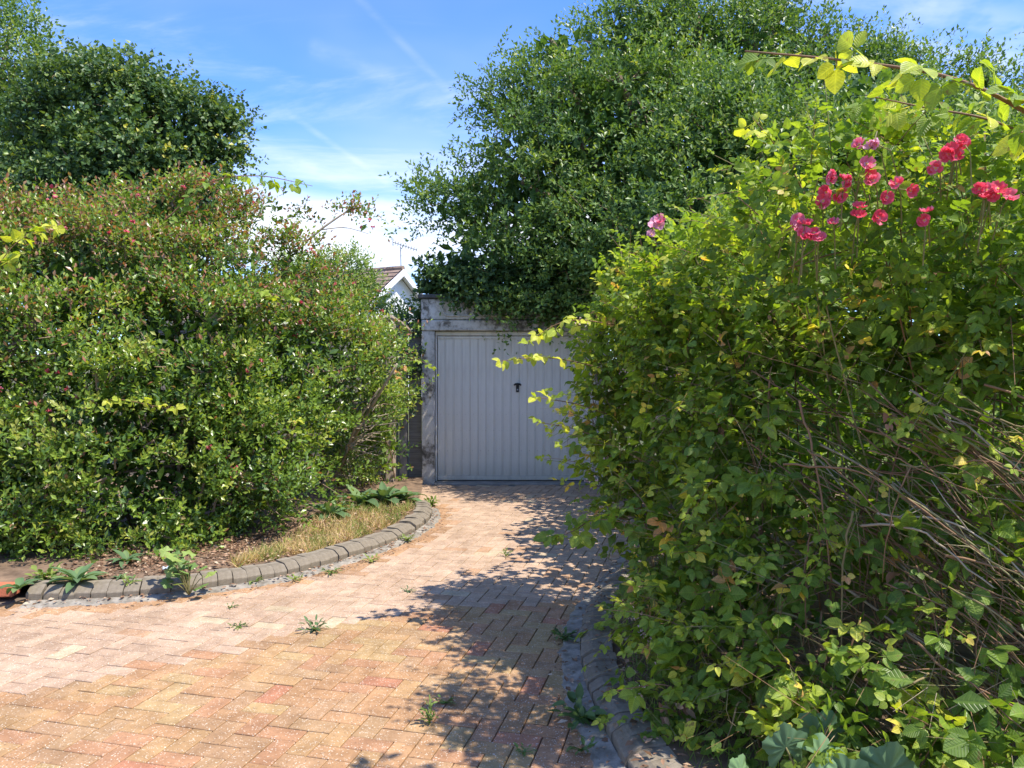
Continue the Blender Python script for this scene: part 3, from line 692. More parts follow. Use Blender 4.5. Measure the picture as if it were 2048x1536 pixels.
for sgn in (-1, 1):
    mb = MB(); nrow = 15
    for i in range(nrow):
        a, b = i*RUN/nrow, (i+1.12)*RUN/nrow; ya, yb = sgn*a, sgn*b; za, zb = ZA-SL*a, ZA-SL*b
        t = 0.05
        mb.add([(0.28, ya, za), (0.28, yb, zb+t), (-11.2, yb, zb+t), (-11.2, ya, za), (0.28, yb, zb-0.02), (-11.2, yb, zb-0.02)], [(0, 1, 2, 3), (1, 4, 5, 2)])
    r = mb.build('roof', M['tile'], house)
    mb = MB(); L_ = RUN+0.1
    V = []
    for y, dz in ((0, 0), (L_, 0)):
        for x in (0.29, 0.34):
            for h in (-0.30, -0.03): V.append((x, sgn*y, ZA-SL*y+h))
    mb.add(V, [(0, 1, 3, 2), (4, 6, 7, 5), (0, 2, 6, 4), (1, 5, 7, 3), (2, 3, 7, 6), (0, 4, 5, 1)]); mb.build('bargeboard', M['upvc'], house)
    mb = MB(); mb.add([(-0.05, 0, ZA-0.12), (0.29, 0, ZA-0.12), (0.29, sgn*L_, ZA-SL*L_-0.12), (-0.05, sgn*L_, ZA-SL*L_-0.12)], [(0, 1, 2, 3)]); mb.build('soffit', M['upvc'], house)
mb = MB()
for i in range(26): mb.tube([(0.3-i*0.45, 0, ZA+0.02), (0.3-i*0.45-0.44, 0, ZA+0.02)], 0.11, 8)
mb.build('ridge_tiles', M['tile'], house)
mb = MB(); mb.box((-0.045, -1.3, 0.9), (-0.01, 1.3, 2.2), 0.005); w = mb.build('window', M['upvc'], house)
M['glass'] = plain_mat('window_glass', (0.03, 0.04, 0.05), (0.05, 0.06, 0.07), 2, 0.1, 0, spec=0.6)
mb = MB(); mb.box((-0.02, -1.2, 1.0), (-0.004, 1.2, 2.1)); mb.build('pane', M['glass'], w)

aer = thing('television_aerial', 'thin grey television aerial on a mast above the distant bungalow roof', 'aerial', P(803, 545, 31.9))
b0 = P(803, 545, 31.9)
mb = MB(); mb.tube([(0, 0, -0.3), P(801, 491, 31.9)-b0], 0.028, 6); mb.build('mast', M['steel'], aer)
pa, pb = P(786, 484, 31.9)-b0, P(834, 500, 31.9)-b0
mb = MB(); mb.tube([pa, pb], 0.022, 6); mb.tube([P(800, 493, 31.9)-b0, P(803, 497, 31.9)-b0+np.array([0.03, 0, 0])], 0.03, 6); mb.build('boom', M['steel'], aer)
for k in range(9):
    f = 0.10+0.88*k/8; c = pa+(pb-pa)*f; l = 0.16+0.03*math.sin(k*2); mb = MB(); mb.tube([c+np.array([0.04, -l, 0.05]), c+np.array([-0.04, l, -0.05])], 0.014, 5); mb.build('element', M['steel'], aer)
mb = MB()
for q in (-1, 0, 1): mb.tube([pa+np.array([0.0, -0.16, 0.10*q]), pa+np.array([0.0, 0.16, 0.10*q])], 0.016, 5)
mb.tube([pa+np.array([0, 0, -0.16]), pa+np.array([0, 0, 0.16])], 0.02, 5); mb.build('reflector', M['steel'], aer)

# ------------------------------------------------------------------ trees and shrubs
def blobs_px(lst): return [(P(u, v, Y), r) for (u, v, Y, r) in lst]
def tree(name, label, cat, base, blobs, mat, tpl, size, per_m2, per=4, k=7, L=0.22, rad=0.09, up=0.25, outw=0.7, rnd=0.7, tint=(0.15, 0.7), droop=0.2,
         inner=60, inner_size=1.6, trunk_r=0.12, twig_n=600, top_tint=0.0, back_keep=0.25, shell=(0.72, 1.08), keep=None, overlap=0.78, seed=1, sprays=0, spray_L=0.7, lump=0.16, extra=None, width=1.0, twig_mat='twig'):
    root = thing(name, label, cat, base); b0 = np.array(base, float)
    p, d = tufts(blobs, per_m2, shell, back_keep, lump, seed, overlap, keep)
    parts = []
    O, D, out = shoots(p, d, per, rad, outw, up, rnd)
    Ls = L*rng.uniform(0.6, 1.4, len(O))
    V, F, pos, t = leafy(O, D, out, Ls, k, size, tpl, droop=droop, width=width)
    tuft_t = np.repeat(rng.normal(size=len(p))*0.15, per*k)
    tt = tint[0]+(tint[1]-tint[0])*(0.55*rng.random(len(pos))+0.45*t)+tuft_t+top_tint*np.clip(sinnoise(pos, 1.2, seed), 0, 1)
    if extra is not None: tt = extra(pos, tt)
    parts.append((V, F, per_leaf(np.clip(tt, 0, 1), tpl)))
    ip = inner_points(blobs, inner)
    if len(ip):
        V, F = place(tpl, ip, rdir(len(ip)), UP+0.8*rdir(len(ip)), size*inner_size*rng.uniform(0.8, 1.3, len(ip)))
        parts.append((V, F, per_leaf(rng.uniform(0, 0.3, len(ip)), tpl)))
    mb = MB()
    if sprays:
        i = rng.choice(len(p), min(sprays, len(p)), replace=False); SD = unit(0.8*d[i]+0.75*UP+0.5*rdir(len(i))); SL = spray_L*rng.uniform(0.5, 1.3, len(i))
        kk = int(spray_L/size*2.6)
        V, F, pos, t = leafy(p[i]-d[i]*0.1, SD, d[i], SL, kk, size*0.95, tpl, droop=0.35, width=width)
        st = np.clip(tint[0]+(tint[1]-tint[0])*(0.4+0.6*rng.random(len(pos))), 0, 1)
        if extra is not None: st = extra(pos, st)
        parts.append((V, F, per_leaf(st, tpl)))
        for j in range(len(i)):
            s_ = np.linspace(0, SL[j], 5)[:, None]; pa = p[i[j]]-d[i[j]]*0.1+SD[j]*s_; pa[:, 2] -= 0.35*s_[:, 0]**2
            mb.tube(pa-b0, np.linspace(0.007, 0.002, 5), 4, cap=False)
    V, F, T = joined(parts)
    crown = obj('crown', mesh_np('crown', V-b0, F, mat, T), root); tag(crown, kind='stuff')
    # trunk, limbs to every mass, twigs to some tufts
    tm = MB(); top = np.mean([b[0] for b in blobs], 0); mid = b0+(top-b0)*0.45; mid[:2] = b0[:2]+(top-b0)[:2]*0.3
    tm.tube(spline([b0-b0, (mid-b0)*0.5+rng.normal(size=3)*0.04, mid-b0], 9), np.linspace(trunk_r, trunk_r*0.62, 9), 9)
    tm.build('trunk', M['bark'], root, True)
    for c, r in [b for b in blobs if b[1] > 0.3]:
        w = rng.normal(size=3)*0.12
        mb.tube(spline([mid-b0, mid-b0+(c-mid)*0.5+w+np.array([0, 0, -0.1]), c-b0, c-b0+unit(c-mid)*r*0.25], 9), np.linspace(trunk_r*0.45, 0.010, 9), 5)
    C = np.array([b[0] for b in blobs])
    for j in rng.choice(len(p), min(twig_n, len(p)), replace=False):
        c = C[np.argmin(np.linalg.norm(C-p[j], axis=1))]; a = c+(p[j]-c)*rng.uniform(0.2, 0.5)
        mb.tube(np.array([a, (a+p[j])/2+rng.normal(size=3)*0.04, p[j]+d[j]*0.06])-b0, [0.011, 0.007, 0.003], 4, cap=False)
    mb.build('branches', M[twig_mat], root)
    return root, p, d

# tree smothered in ivy, far left
ivy_blobs = blobs_px([(a-14, b+46, c, d*0.88) for a, b, c, d in [(170, 175, 12.6, 0.72), (270, 185, 12.4, 0.80), (380, 215, 12.6, 0.68), (440, 225, 12.8, 0.45), (425, 285, 12.6, 0.42), (190, 300, 12.2, 0.80), (300, 300, 12.3, 0.85), (385, 310, 12.4, 0.60),
                      (230, 410, 12.2, 0.80), (340, 420, 12.5, 0.7), (130, 240, 12.7, 0.6), (110, 330, 12.6, 0.6), (140, 430, 12.6, 0.7), (300, 500, 12.5, 0.8), (180, 520, 12.5, 0.8),
                      (255, 105, 12.6, 0.24), (258, 75, 12.6, 0.11), (362, 130, 12.7, 0.24), (210, 120, 12.6, 0.28), (465, 195, 12.9, 0.25)]])
tree('ivy_clad_tree', 'dense dark tree smothered in ivy behind the flowering hedge', 'tree', (-6.2, 12.6, 0), lumpy(ivy_blobs, 7, (0.2, 0.5), seed=3, at=0.98, up=0.7), GREENS['ivy'], LEAFI, 0.070, 17, per=9, k=7, L=0.26, rad=(0.14, 0.14, 0.07),
     tint=(0.1, 0.85), inner=260, inner_size=1.7, trunk_r=0.22, sprays=90, spray_L=0.65, seed=21, twig_n=200, lump=0.2)
# taller thin tree at the edge
edge_blobs = blobs_px([(-10, 90, 13.6, 0.7), (30, 140, 13.4, 0.55), (20, 60, 13.8, 0.45), (-70, 150, 13.6, 0.9), (60, 205, 13.4, 0.42), (20, 230, 13.6, 0.5), (85, 300, 13.2, 0.4), (95, 400, 13.2, 0.5),
                       (10, 400, 13.0, 0.6), (-60, 320, 13.5, 0.5), (50, 460, 13.2, 0.6), (-40, 480, 13.0, 0.8), (-150, 250, 13.5, 1.0), (110, 480, 13.0, 0.6)])
tree('tall_tree', 'tall thin-crowned tree rising at the edge beside the ivy-clad tree', 'tree', (-9.3, 13.6, 0), lumpy(edge_blobs, 4, seed=4), GREENS['hawthorn'], LEAF4, 0.085, 30, per=4, k=7, L=0.3, rad=0.13,
     tint=(0.15, 0.8), inner=45, inner_size=1.2, trunk_r=0.15, sprays=30, spray_L=0.6, seed=31, twig_n=300)
# hawthorn rising behind and over the garage roof
haw = blobs_px([(925, 430, 10.9, 0.50), (890, 385, 11.0, 0.26), (985, 395, 10.9, 0.60), (955, 520, 10.6, 0.50), (1010, 310, 11.0, 0.42), (1010, 215, 11.2, 0.36), (975, 190, 11.3, 0.18),
                (1060, 560, 10.4, 0.62), (1080, 440, 10.6, 0.85), (1110, 330, 10.8, 0.95), (1075, 200, 11.2, 0.62), (1110, 120, 11.3, 0.38), (1180, 170, 11.2, 0.80), (1260, 110, 11.4, 0.65), (1330, 100, 11.4, 0.72), (1230, 60, 11.5, 0.35),
                (1340, 45, 11.5, 0.32), (1250, 320, 10.5, 1.2), (1200, 500, 10.2, 0.85), (1420, 160, 11.3, 0.9), (1530, 80, 11.5, 0.62), (1560, 20, 11.6, 0.45), (1510, 150, 11.4, 0.8), (1400, 330, 10.4, 1.25),
                (1600, 120, 11.3, 0.55), (1620, 210, 11.2, 0.85), (1560, 340, 10.3, 1.2), (1720, 210, 11.2, 0.70), (1690, 360, 10.2, 1.2), (1800, 225, 11.0, 0.65), (1790, 140, 11.3, 0.30), (1880, 220, 11.0, 0.65),
                (1850, 380, 10.3, 1.1), (1950, 230, 10.9, 0.55), (1980, 370, 10.4, 1.0), (2060, 330, 10.6, 1.0), (2150, 420, 10.4, 1.1), (1330, 530, 9.8, 0.9), (1480, 520, 9.6, 0.9)])
haw_front = [(np.array([2.1, 8.9, 3.25]), 0.85), (np.array([3.0, 8.8, 3.4]), 0.95), (np.array([3.9, 8.9, 3.5]), 1.0), (np.array([1.5, 9.5, 3.2]), 0.7), (np.array([4.9, 9.2, 3.6]), 1.0), (np.array([2.6, 9.4, 4.3]), 0.9), (np.array([4.0, 9.5, 4.4]), 0.9)]
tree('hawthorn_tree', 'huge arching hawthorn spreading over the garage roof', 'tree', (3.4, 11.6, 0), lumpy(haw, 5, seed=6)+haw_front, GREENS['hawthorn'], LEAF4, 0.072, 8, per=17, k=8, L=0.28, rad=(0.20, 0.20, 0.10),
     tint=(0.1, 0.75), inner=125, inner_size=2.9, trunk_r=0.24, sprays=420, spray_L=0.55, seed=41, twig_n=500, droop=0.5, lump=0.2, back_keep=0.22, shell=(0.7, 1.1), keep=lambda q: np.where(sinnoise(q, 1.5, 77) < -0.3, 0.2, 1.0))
# ivy trailing over the front of the garage roof
roof_ivy = blobs_px([(u, v, Y, r) for (u, v, Y, r) in ((862, 585, 10.45, 0.16), (830, 655, 10.40, 0.11), (832, 625, 10.4, 0.10), (868, 560, 10.5, 0.2), (888, 575, 10.3, 0.2), (920, 575, 10.14, 0.15), (960, 580, 10.12, 0.16), (1000, 588, 10.10, 0.16),
                     (1040, 590, 10.10, 0.18), (1080, 595, 10.08, 0.18), (1120, 592, 10.06, 0.2), (1160, 595, 10.05, 0.22), (1200, 590, 10.0, 0.26), (940, 560, 10.3, 0.25), (1010, 560, 10.25, 0.28), (1090, 560, 10.2, 0.3), (1170, 550, 10.2, 0.3), (1250, 600, 10.0, 0.3),
                     (822, 720, 10.22, 0.10), (830, 790, 10.2, 0.07))])
tree('roof_ivy', 'dark ivy trailing along the garage roof edge above the lintel', 'ivy', (0.0, 10.7, 2.5), roof_ivy, GREENS['ivy'], LEAFI, 0.06, 110, per=4, k=6, L=0.14, rad=0.06,
     tint=(0.0, 0.55), inner=500, inner_size=1.3, trunk_r=0.02, seed=51, twig_n=60, up=-0.1, droop=1.2)
# rounded shrub between hedge and bungalow
shr = blobs_px([(695, 555, 12.5, 0.36), (655, 570, 12.5, 0.45), (732, 600, 12.4, 0.30), (640, 630, 12.3, 0.6), (710, 650, 12.3, 0.5), (765, 645, 12.2, 0.30), (600, 590, 12.6, 0.5), (800, 655, 12.0, 0.22)])
tree('rounded_shrub', 'dense rounded green shrub below the distant bungalow roof', 'shrub', (-2.7, 12.5, 0), shr, GREENS['hawthorn'], LEAF4, 0.06, 70, per=5, k=7, L=0.16, rad=0.07,
     tint=(0.35, 0.95), inner=200, inner_size=1.5, trunk_r=0.06, seed=61, twig_n=60)

# ------------------------------------------------------------------ flowering hedge on the left
hl = blobs_px([(-170, 600, 7.2, 0.80), (-60, 610, 7.2, 0.80), (70, 610, 7.2, 0.75), (210, 600, 7.3, 0.75), (350, 605, 7.5, 0.72), (470, 620, 7.8, 0.66), (575, 650, 8.2, 0.60), (655, 690, 8.8, 0.50), (720, 710, 9.3, 0.42),
               (-160, 720, 6.9, 0.8), (-40, 730, 6.85, 0.8), (100, 740, 6.8, 0.78), (240, 745, 6.85, 0.78), (380, 740, 7.0, 0.76), (510, 740, 7.35, 0.72), (620, 740, 7.9, 0.62), (700, 750, 8.6, 0.52), (745, 745, 9.2, 0.32), (770, 700, 9.5, 0.22),
               (-120, 920, 6.7, 0.75), (0, 930, 6.65, 0.72), (120, 940, 6.6, 0.70), (240, 945, 6.62, 0.68), (360, 935, 6.75, 0.66), (470, 915, 7.0, 0.62), (560, 880, 7.4, 0.56), (600, 800, 7.9, 0.36),
               (60, 1060, 6.55, 0.45), (180, 1075, 6.5, 0.42), (300, 1065, 6.5, 0.40), (390, 1015, 6.85, 0.36), (475, 975, 7.15, 0.36), (550, 930, 7.5, 0.32), (-60, 1060, 6.55, 0.5), (90, 1115, 6.25, 0.20), (210, 1112, 6.2, 0.18), (310, 1095, 6.25, 0.18), (400, 1065, 6.45, 0.17), (-20, 1110, 6.2, 0.22),
               (60, 500, 7.7, 0.45), (190, 480, 7.7, 0.45), (310, 460, 7.8, 0.45), (420, 480, 8.0, 0.42), (520, 500, 8.2, 0.36), (-60, 500, 7.6, 0.5), (600, 530, 8.5, 0.26), (290, 385, 7.9, 0.20), (370, 385, 7.9, 0.18), (200, 420, 7.8, 0.2), (100, 440, 7.7, 0.2),
               (440, 415, 8.2, 0.22), (550, 430, 8.4, 0.22), (500, 440, 8.3, 0.2), (600, 410, 8.5, 0.12), (695, 420, 8.4, 0.13), (710, 465, 8.4, 0.10), (640, 590, 8.8, 0.22), (690, 630, 9.0, 0.25), (690, 850, 9.4, 0.34), (725, 800, 9.5, 0.32), (745, 880, 9.8, 0.28), (705, 920, 9.5, 0.24), (770, 930, 9.9, 0.18), (640, 900, 9.0, 0.28), (765, 800, 9.9, 0.2)])
def hedge_keep(p):
    uv = proj(p); u, v = uv[:, 0], uv[:, 1]
    k = np.ones(len(p))
    k[(v < 470)] = 0.85; k[(v < 400)] = 0.7
    dark = sinnoise(p, 2.6, 5); k[(dark < -0.25) & (v > 480)] = 0.20; k[(dark < -0.7) & (v > 480)] = 0.03         # open hollows between the sprays
    return k
def hedge_tint(pos, tt):
    uv = proj(pos); v = uv[:, 1]; r = rng.random(len(pos)); pr = np.interp(v, [330, 480, 600, 760], [0.36, 0.28, 0.15, 0.02])
    tt = np.where(r < pr, rng.uniform(0.93, 1.0, len(pos)), np.minimum(tt, 0.91)); return tt
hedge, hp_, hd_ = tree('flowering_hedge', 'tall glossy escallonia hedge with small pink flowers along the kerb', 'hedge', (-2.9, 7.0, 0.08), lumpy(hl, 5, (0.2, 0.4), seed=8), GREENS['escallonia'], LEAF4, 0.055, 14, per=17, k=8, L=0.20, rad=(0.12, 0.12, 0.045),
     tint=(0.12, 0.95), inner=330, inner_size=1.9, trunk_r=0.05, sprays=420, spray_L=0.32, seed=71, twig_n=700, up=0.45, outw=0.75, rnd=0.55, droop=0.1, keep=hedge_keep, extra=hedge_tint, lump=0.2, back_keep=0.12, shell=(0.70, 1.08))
h0 = np.array([-2.9, 7.0, 0.08])
# stems from the ground
for (u, v, tu, tv, Y) in ((672, 985, 742, 815, 8.25), (655, 990, 712, 850, 8.2), (120, 1130, 140, 900, 6.4), (230, 1120, 180, 900, 6.5), (330, 1110, 360, 880, 6.6), (430, 1080, 470, 860, 6.9), (560, 1040, 590, 820, 7.6), (620, 1010, 640, 780, 8.2), (20, 1120, -20, 900, 6.5)):
    g = G(u, v) if u in (672, 655) else G(u, v)+np.array([0, 0.45, 0]); g[2] = 0.07; e = P(tu, tv, Y)
    mb = MB(); big = u in (672, 655); r0 = 0.034 if u == 672 else 0.020
    path = spline([g, g+(e-g)*0.5+rng.normal(size=3)*0.04, e, e+(e-g)*0.35+np.array([0.1, 0.1, 0.1])], 12)
    mb.tube(path-h0, np.linspace(r0, r0*0.35, 12), 7); mb.build('stem', M['pale_twig'] if big else M['bark'], hedge, True)
    if big:
        for q in range(30):
            a = path[rng.integers(1, 8)]; b = a+np.array([rng.uniform(-0.1, 0.5), rng.uniform(-0.2, 0.2), rng.uniform(-0.10, 0.22)])
            mb = MB(); mb.tube(np.array([a, (a+b)/2+rng.normal(size=3)*0.05, b])-h0, [0.008, 0.006, 0.003], 5); mb.build('dead_twig', M['pale_twig'], hedge)
# long bare spray leaning out against the sky
mb = MB(); sp = spline([P(590, 505, 8.35), P(640, 460, 8.35), P(690, 425, 8.4), P(718, 405, 8.4)], 9); mb.tube(sp-h0, np.linspace(0.016, 0.005, 9), 6)
mb.tube(spline([P(640, 460, 8.35), P(690, 455, 8.35), P(738, 468, 8.35)], 6)-h0, np.linspace(0.007, 0.003, 6), 5); mb.build('stem', M['pale_twig'], hedge, True)
# small flowers
M['pinkflower'] = leaf_mat('pink_flower', [(0, (0.45, 0.06, 0.10)), (0.5, (0.62, 0.12, 0.16)), (1, (0.70, 0.30, 0.30))], 0.3, 0.6, 0.2, (1.2, 0.9, 0.9))
def blossom_mesh(r, n, t):
    p = rdir(n)*r*0.6; p[:, 2] = np.abs(p[:, 2]); d = unit(p+np.array([0, 0, 0.3*r])); V, F = place(LEAFI, p*0.5, d, rdir(n), r*0.85)
    return mesh_np('blossom', V, F, M['pinkflower'], per_leaf(rng.uniform(max(0, t-.3), min(1, t+.3), n), LEAFI))
bm = [blossom_mesh(0.026, 12, t) for t in (0.2, 0.5, 0.8)]
uvp = proj(hp_); face = -(hd_*unit(hp_-CAM)).sum(1); cand = np.where((face > 0.1) & (uvp[:, 0] > 0) & (uvp[:, 0] < 820) & (uvp[:, 1] > 330))[0]
w = np.interp(uvp[cand, 1], [330, 500, 700, 1000], [1.0, 0.9, 0.35, 0.05]); cc_ = rng.choice(cand, 34, replace=False, p=w/w.sum()); cand = np.concatenate([cand[np.argsort(np.linalg.norm(hp_[cand]-hp_[c], axis=1))[:rng.integers(1, 8)]] for c in cc_])
for i in cand:
    q = hp_[i]+hd_[i]*0.13+UP*0.06+rng.normal(size=3)*0.05-h0; s = rng.uniform(0.7, 1.4); o = obj('blossom', bm[rng.integers(3)], hedge, q, tuple(rng.uniform(0, 6.28, 3))); o.scale = (s, s, s)
for (u, v) in ((700, 408), (722, 412), (738, 440), (746, 455), (708, 425), (730, 428)):
    o = obj('blossom', bm[rng.integers(3)], hedge, P(u, v, 8.38)-h0, tuple(rng.uniform(0, 6.28, 3))); o.scale = (1.2, 1.2, 1.2)

# ------------------------------------------------------------------ bramble leaves (shared meshes)
def bramble_leaf_mesh(kind, t, seed):
    r = np.random.default_rng(seed); (pos, d, n, s), k = compound(np.zeros((1, 3)), np.array([[0, 1.0, 0]]), np.array([[0, 0, 1.0]]), np.array([1.0]), kind)
    d = d+np.array([0, 0, -0.25])
    V, F = place(LEAFLET, pos, d, n, s*0.62, 1.12*r.uniform(0.8, 1.15, len(pos)), r.uniform(0.3, 2.2, len(pos)))
    mb = MB(); mb.add(V, F, t+r.uniform(-0.05, 0.05)); mb.tube([(0, 0, 0), (0, 0.28, 0.02), (0, 0.56, 0)], 0.014, 3, t)
    me = mb.mesh('leaf', GREENS['bramble'], True); lu = np.zeros((len(me.vertices), 3)); lu[:len(V)] = luv_of(LEAFLET, V)
    at = me.attributes.new('leafuv', 'FLOAT_VECTOR', 'POINT'); at.data.foreach_set('vector', lu.astype(np.float32).ravel()); return me
TV = [(3, 0.15), (3, 0.35), (5, 0.3), (3, 0.55), (5, 0.5), (3, 0.68), (3, 0.80), (3, 0.89), (5, 0.72)]
BLEAF = [bramble_leaf_mesh(k, t, i) for i, (k, t) in enumerate(TV)]
BLEAF2 = [bramble_leaf_mesh(k, t, i+100) for i, (k, t) in enumerate(TV)]; BLEAF3 = [bramble_leaf_mesh(k, t, i+200) for i, (k, t) in enumerate(TV)]
YLEAF = [bramble_leaf_mesh(k, t, i+20) for i, (k, t) in enumerate(((3, 0.66), (3, 0.74), (3, 0.80), (3, 0.85)))]
DLEAF = [bramble_leaf_mesh(3, 1.0, 40)]
def orient(d, n):
    d = unit(np.asarray(d, float)); b = unit(np.cross(d, n)); nn = np.cross(b, d)
    return Matrix((tuple(b), tuple(d), tuple(nn))).transposed().to_euler()
def put_leaf(parent, me, pos, d, n, size, name='leaf'):
    o = obj(name, me, parent, pos, orient(d, n)); o.scale = (size, size, size); return o
def bramble_shoot(name, label, pts, leaves, lsize, meshes, r=0.006, jitter=0.1, cat='bramble', cane_t=0.3, spread=1.0, facing=0.6):
    """an arching cane with compound leaves along it"""
    pts = [np.array(q, float) for q in pts]; b0 = pts[0]; root = thing(name, label, cat, b0); path = spline(pts, 24)
    mb = MB(); mb.tube(path-b0, np.linspace(r, r*0.35, 24), 6, cane_t)
    for i in range(2, 23):                                       # prickles
        a = path[i]-b0; q = rdir(1)[0]*r*3.2; mb.tube([a, a+q], [r*0.35, r*0.05], 3, cane_t, False)
    mb.build('cane', M['cane'], root, True)
    for i in range(leaves):
        f = (i+0.5)/leaves; k = min(22, int(f*23)); a = path[k]; tg = unit(path[k+1]-path[k])
        side = unit(np.cross(tg, UP))*(1 if i % 2 else -1); d = 0.4*tg+spread*side*rng.uniform(0.4, 1.0)+0.5*(CAM-a)/np.linalg.norm(CAM-a)*rng.uniform(0, 1)+rng.normal(size=3)*0.35+np.array([0, 0, -0.1])
        n = UP*0.7+facing*unit(CAM-a)+rng.normal(size=3)*0.35
        put_leaf(root, meshes[rng.integers(len(meshes))], a-b0+rng.normal(size=3)*jitter*0.1, d, n, lsize*rng.uniform(0.75, 1.2))
    return root
bramble_shoot('bramble_cane', 'long bramble shoot arching over the hedge top against the sky', [P(330, 440, 6.9), P(420, 365, 6.85), P(520, 352, 6.8), P(625, 372, 6.75)], 16, 0.13, BLEAF[1:5], 0.007)
bramble_shoot('bramble_cane', 'patch of broad bramble leaves on the upper middle of the hedge', [P(420, 660, 6.75), P(450, 600, 6.6), P(520, 585, 6.6), P(590, 600, 6.8)], 20, 0.13, BLEAF[1:6], 0.005)
bramble_shoot('bramble_cane', 'pale yellowish bramble spray at the upper edge of the hedge beside the sky', [P(-60, 620, 6.3), P(-10, 540, 6.2), P(40, 480, 6.2), P(110, 450, 6.3)], 18, 0.16, YLEAF, 0.006)
bramble_shoot('bramble_cane', 'variegated pale leaf spray low in the hedge hollow', [P(215, 800, 6.1), P(250, 800, 6.0), P(300, 810, 6.0), P(350, 820, 6.1)], 12, 0.10, YLEAF[:3], 0.004)
bramble_shoot('bramble_cane', 'bramble shoot with bright leaves climbing beside the bare hedge stems', [P(520, 1010, 6.9), P(550, 930, 6.75), P(575, 870, 6.7), P(590, 835, 6.75)], 12, 0.11, BLEAF[3:7], 0.006)
bramble_shoot('bramble_cane', 'dark bramble shoot in shade between the hedge and the fence', [P(790, 960, 9.0), P(780, 900, 8.9), P(770, 870, 8.8), P(800, 830, 8.9)], 14, 0.14, BLEAF[:4], 0.006)
bramble_shoot('bramble_cane', 'wilted grey bramble tip reaching across the garage post', [P(780, 760, 8.9), P(810, 725, 8.8), P(840, 722, 8.8), P(872, 738, 8.75)], 9, 0.085, [BLEAF[1], DLEAF[0], BLEAF[3]], 0.005)

# ------------------------------------------------------------------ bramble thicket and climbing rose on the right
def depth(Y): return Y*float(np.interp(Y, [2.4, 3.0, 4.0, 5.0, 6.7], [1.0, 0.93, 0.82, 0.75, 0.75]))
def PR(u, v, Y): return P(u, v, depth(Y))
def blobs_near(lst): return [(PR(u, v, Y), r*depth(Y)/Y) for (u, v, Y, r) in lst]
br = blobs_near([(1285, 660, 6.7, 0.42), (1270, 790, 6.5, 0.38), (1215, 760, 6.4, 0.24), (1200, 850, 6.3, 0.20), (1215, 940, 6.2, 0.20), (1230, 1030, 6.0, 0.18), (1290, 930, 6.3, 0.36), (1300, 1060, 6.0, 0.32), (1300, 1160, 5.6, 0.24),
               (1390, 600, 6.2, 0.50), (1390, 760, 5.8, 0.50), (1400, 920, 5.4, 0.46), (1380, 1080, 5.1, 0.38), (1350, 1200, 4.8, 0.26), (1330, 1290, 4.5, 0.14),
               (1520, 580, 5.5, 0.52), (1540, 740, 5.0, 0.52), (1540, 920, 4.6, 0.50), (1490, 1110, 4.4, 0.40), (1430, 1270, 4.1, 0.26), (1420, 1380, 3.8, 0.18), (1440, 1460, 3.5, 0.14),
               (1680, 570, 4.9, 0.55), (1710, 740, 4.3, 0.50), (1720, 950, 3.9, 0.48), (1650, 1150, 3.7, 0.40), (1560, 1320, 3.5, 0.30), (1530, 1450, 3.2, 0.20), (1290, 1255, 5.2, 0.13), (1275, 1330, 4.6, 0.11), (1310, 1420, 4.1, 0.12), (1360, 1500, 3.6, 0.12), (1300, 1200, 5.3, 0.14),
               (1860, 560, 4.4, 0.55), (1900, 720, 3.7, 0.48), (1920, 950, 3.4, 0.46), (1850, 1170, 3.2, 0.38), (1720, 1370, 3.0, 0.28), (1660, 1500, 2.75, 0.18), (1800, 1500, 2.6, 0.18),
               (2080, 560, 3.8, 0.55), (2120, 760, 3.1, 0.42), (2150, 980, 2.9, 0.40), (2080, 1220, 2.75, 0.34), (1930, 1400, 2.6, 0.26), (2010, 1520, 2.4, 0.20), (2250, 1250, 2.7, 0.4), (2300, 900, 3.0, 0.6)])
bram = thing('bramble_thicket', 'tangled bramble thicket with bare thorny canes spilling over the kerb', 'bramble', (1.6, 4.6, 0.08)); B0 = np.array([1.6, 4.6, 0.08])
def sparse(p):
    uv = proj(p); u, v = uv[:, 0], uv[:, 1]; k = np.ones(len(p))
    bare = (u > 1540+0.25*np.abs(v-1050)) & (v > 800) & (v < 1340+0.3*np.clip(u-1700, 0, 400)); k[bare] = 0.17
    k[sinnoise(p, 4.2, 19) < -0.4] = 0.3
    mid = (u > 1620) & (v > 640) & (v <= 820); k[mid] = 0.75
    return k
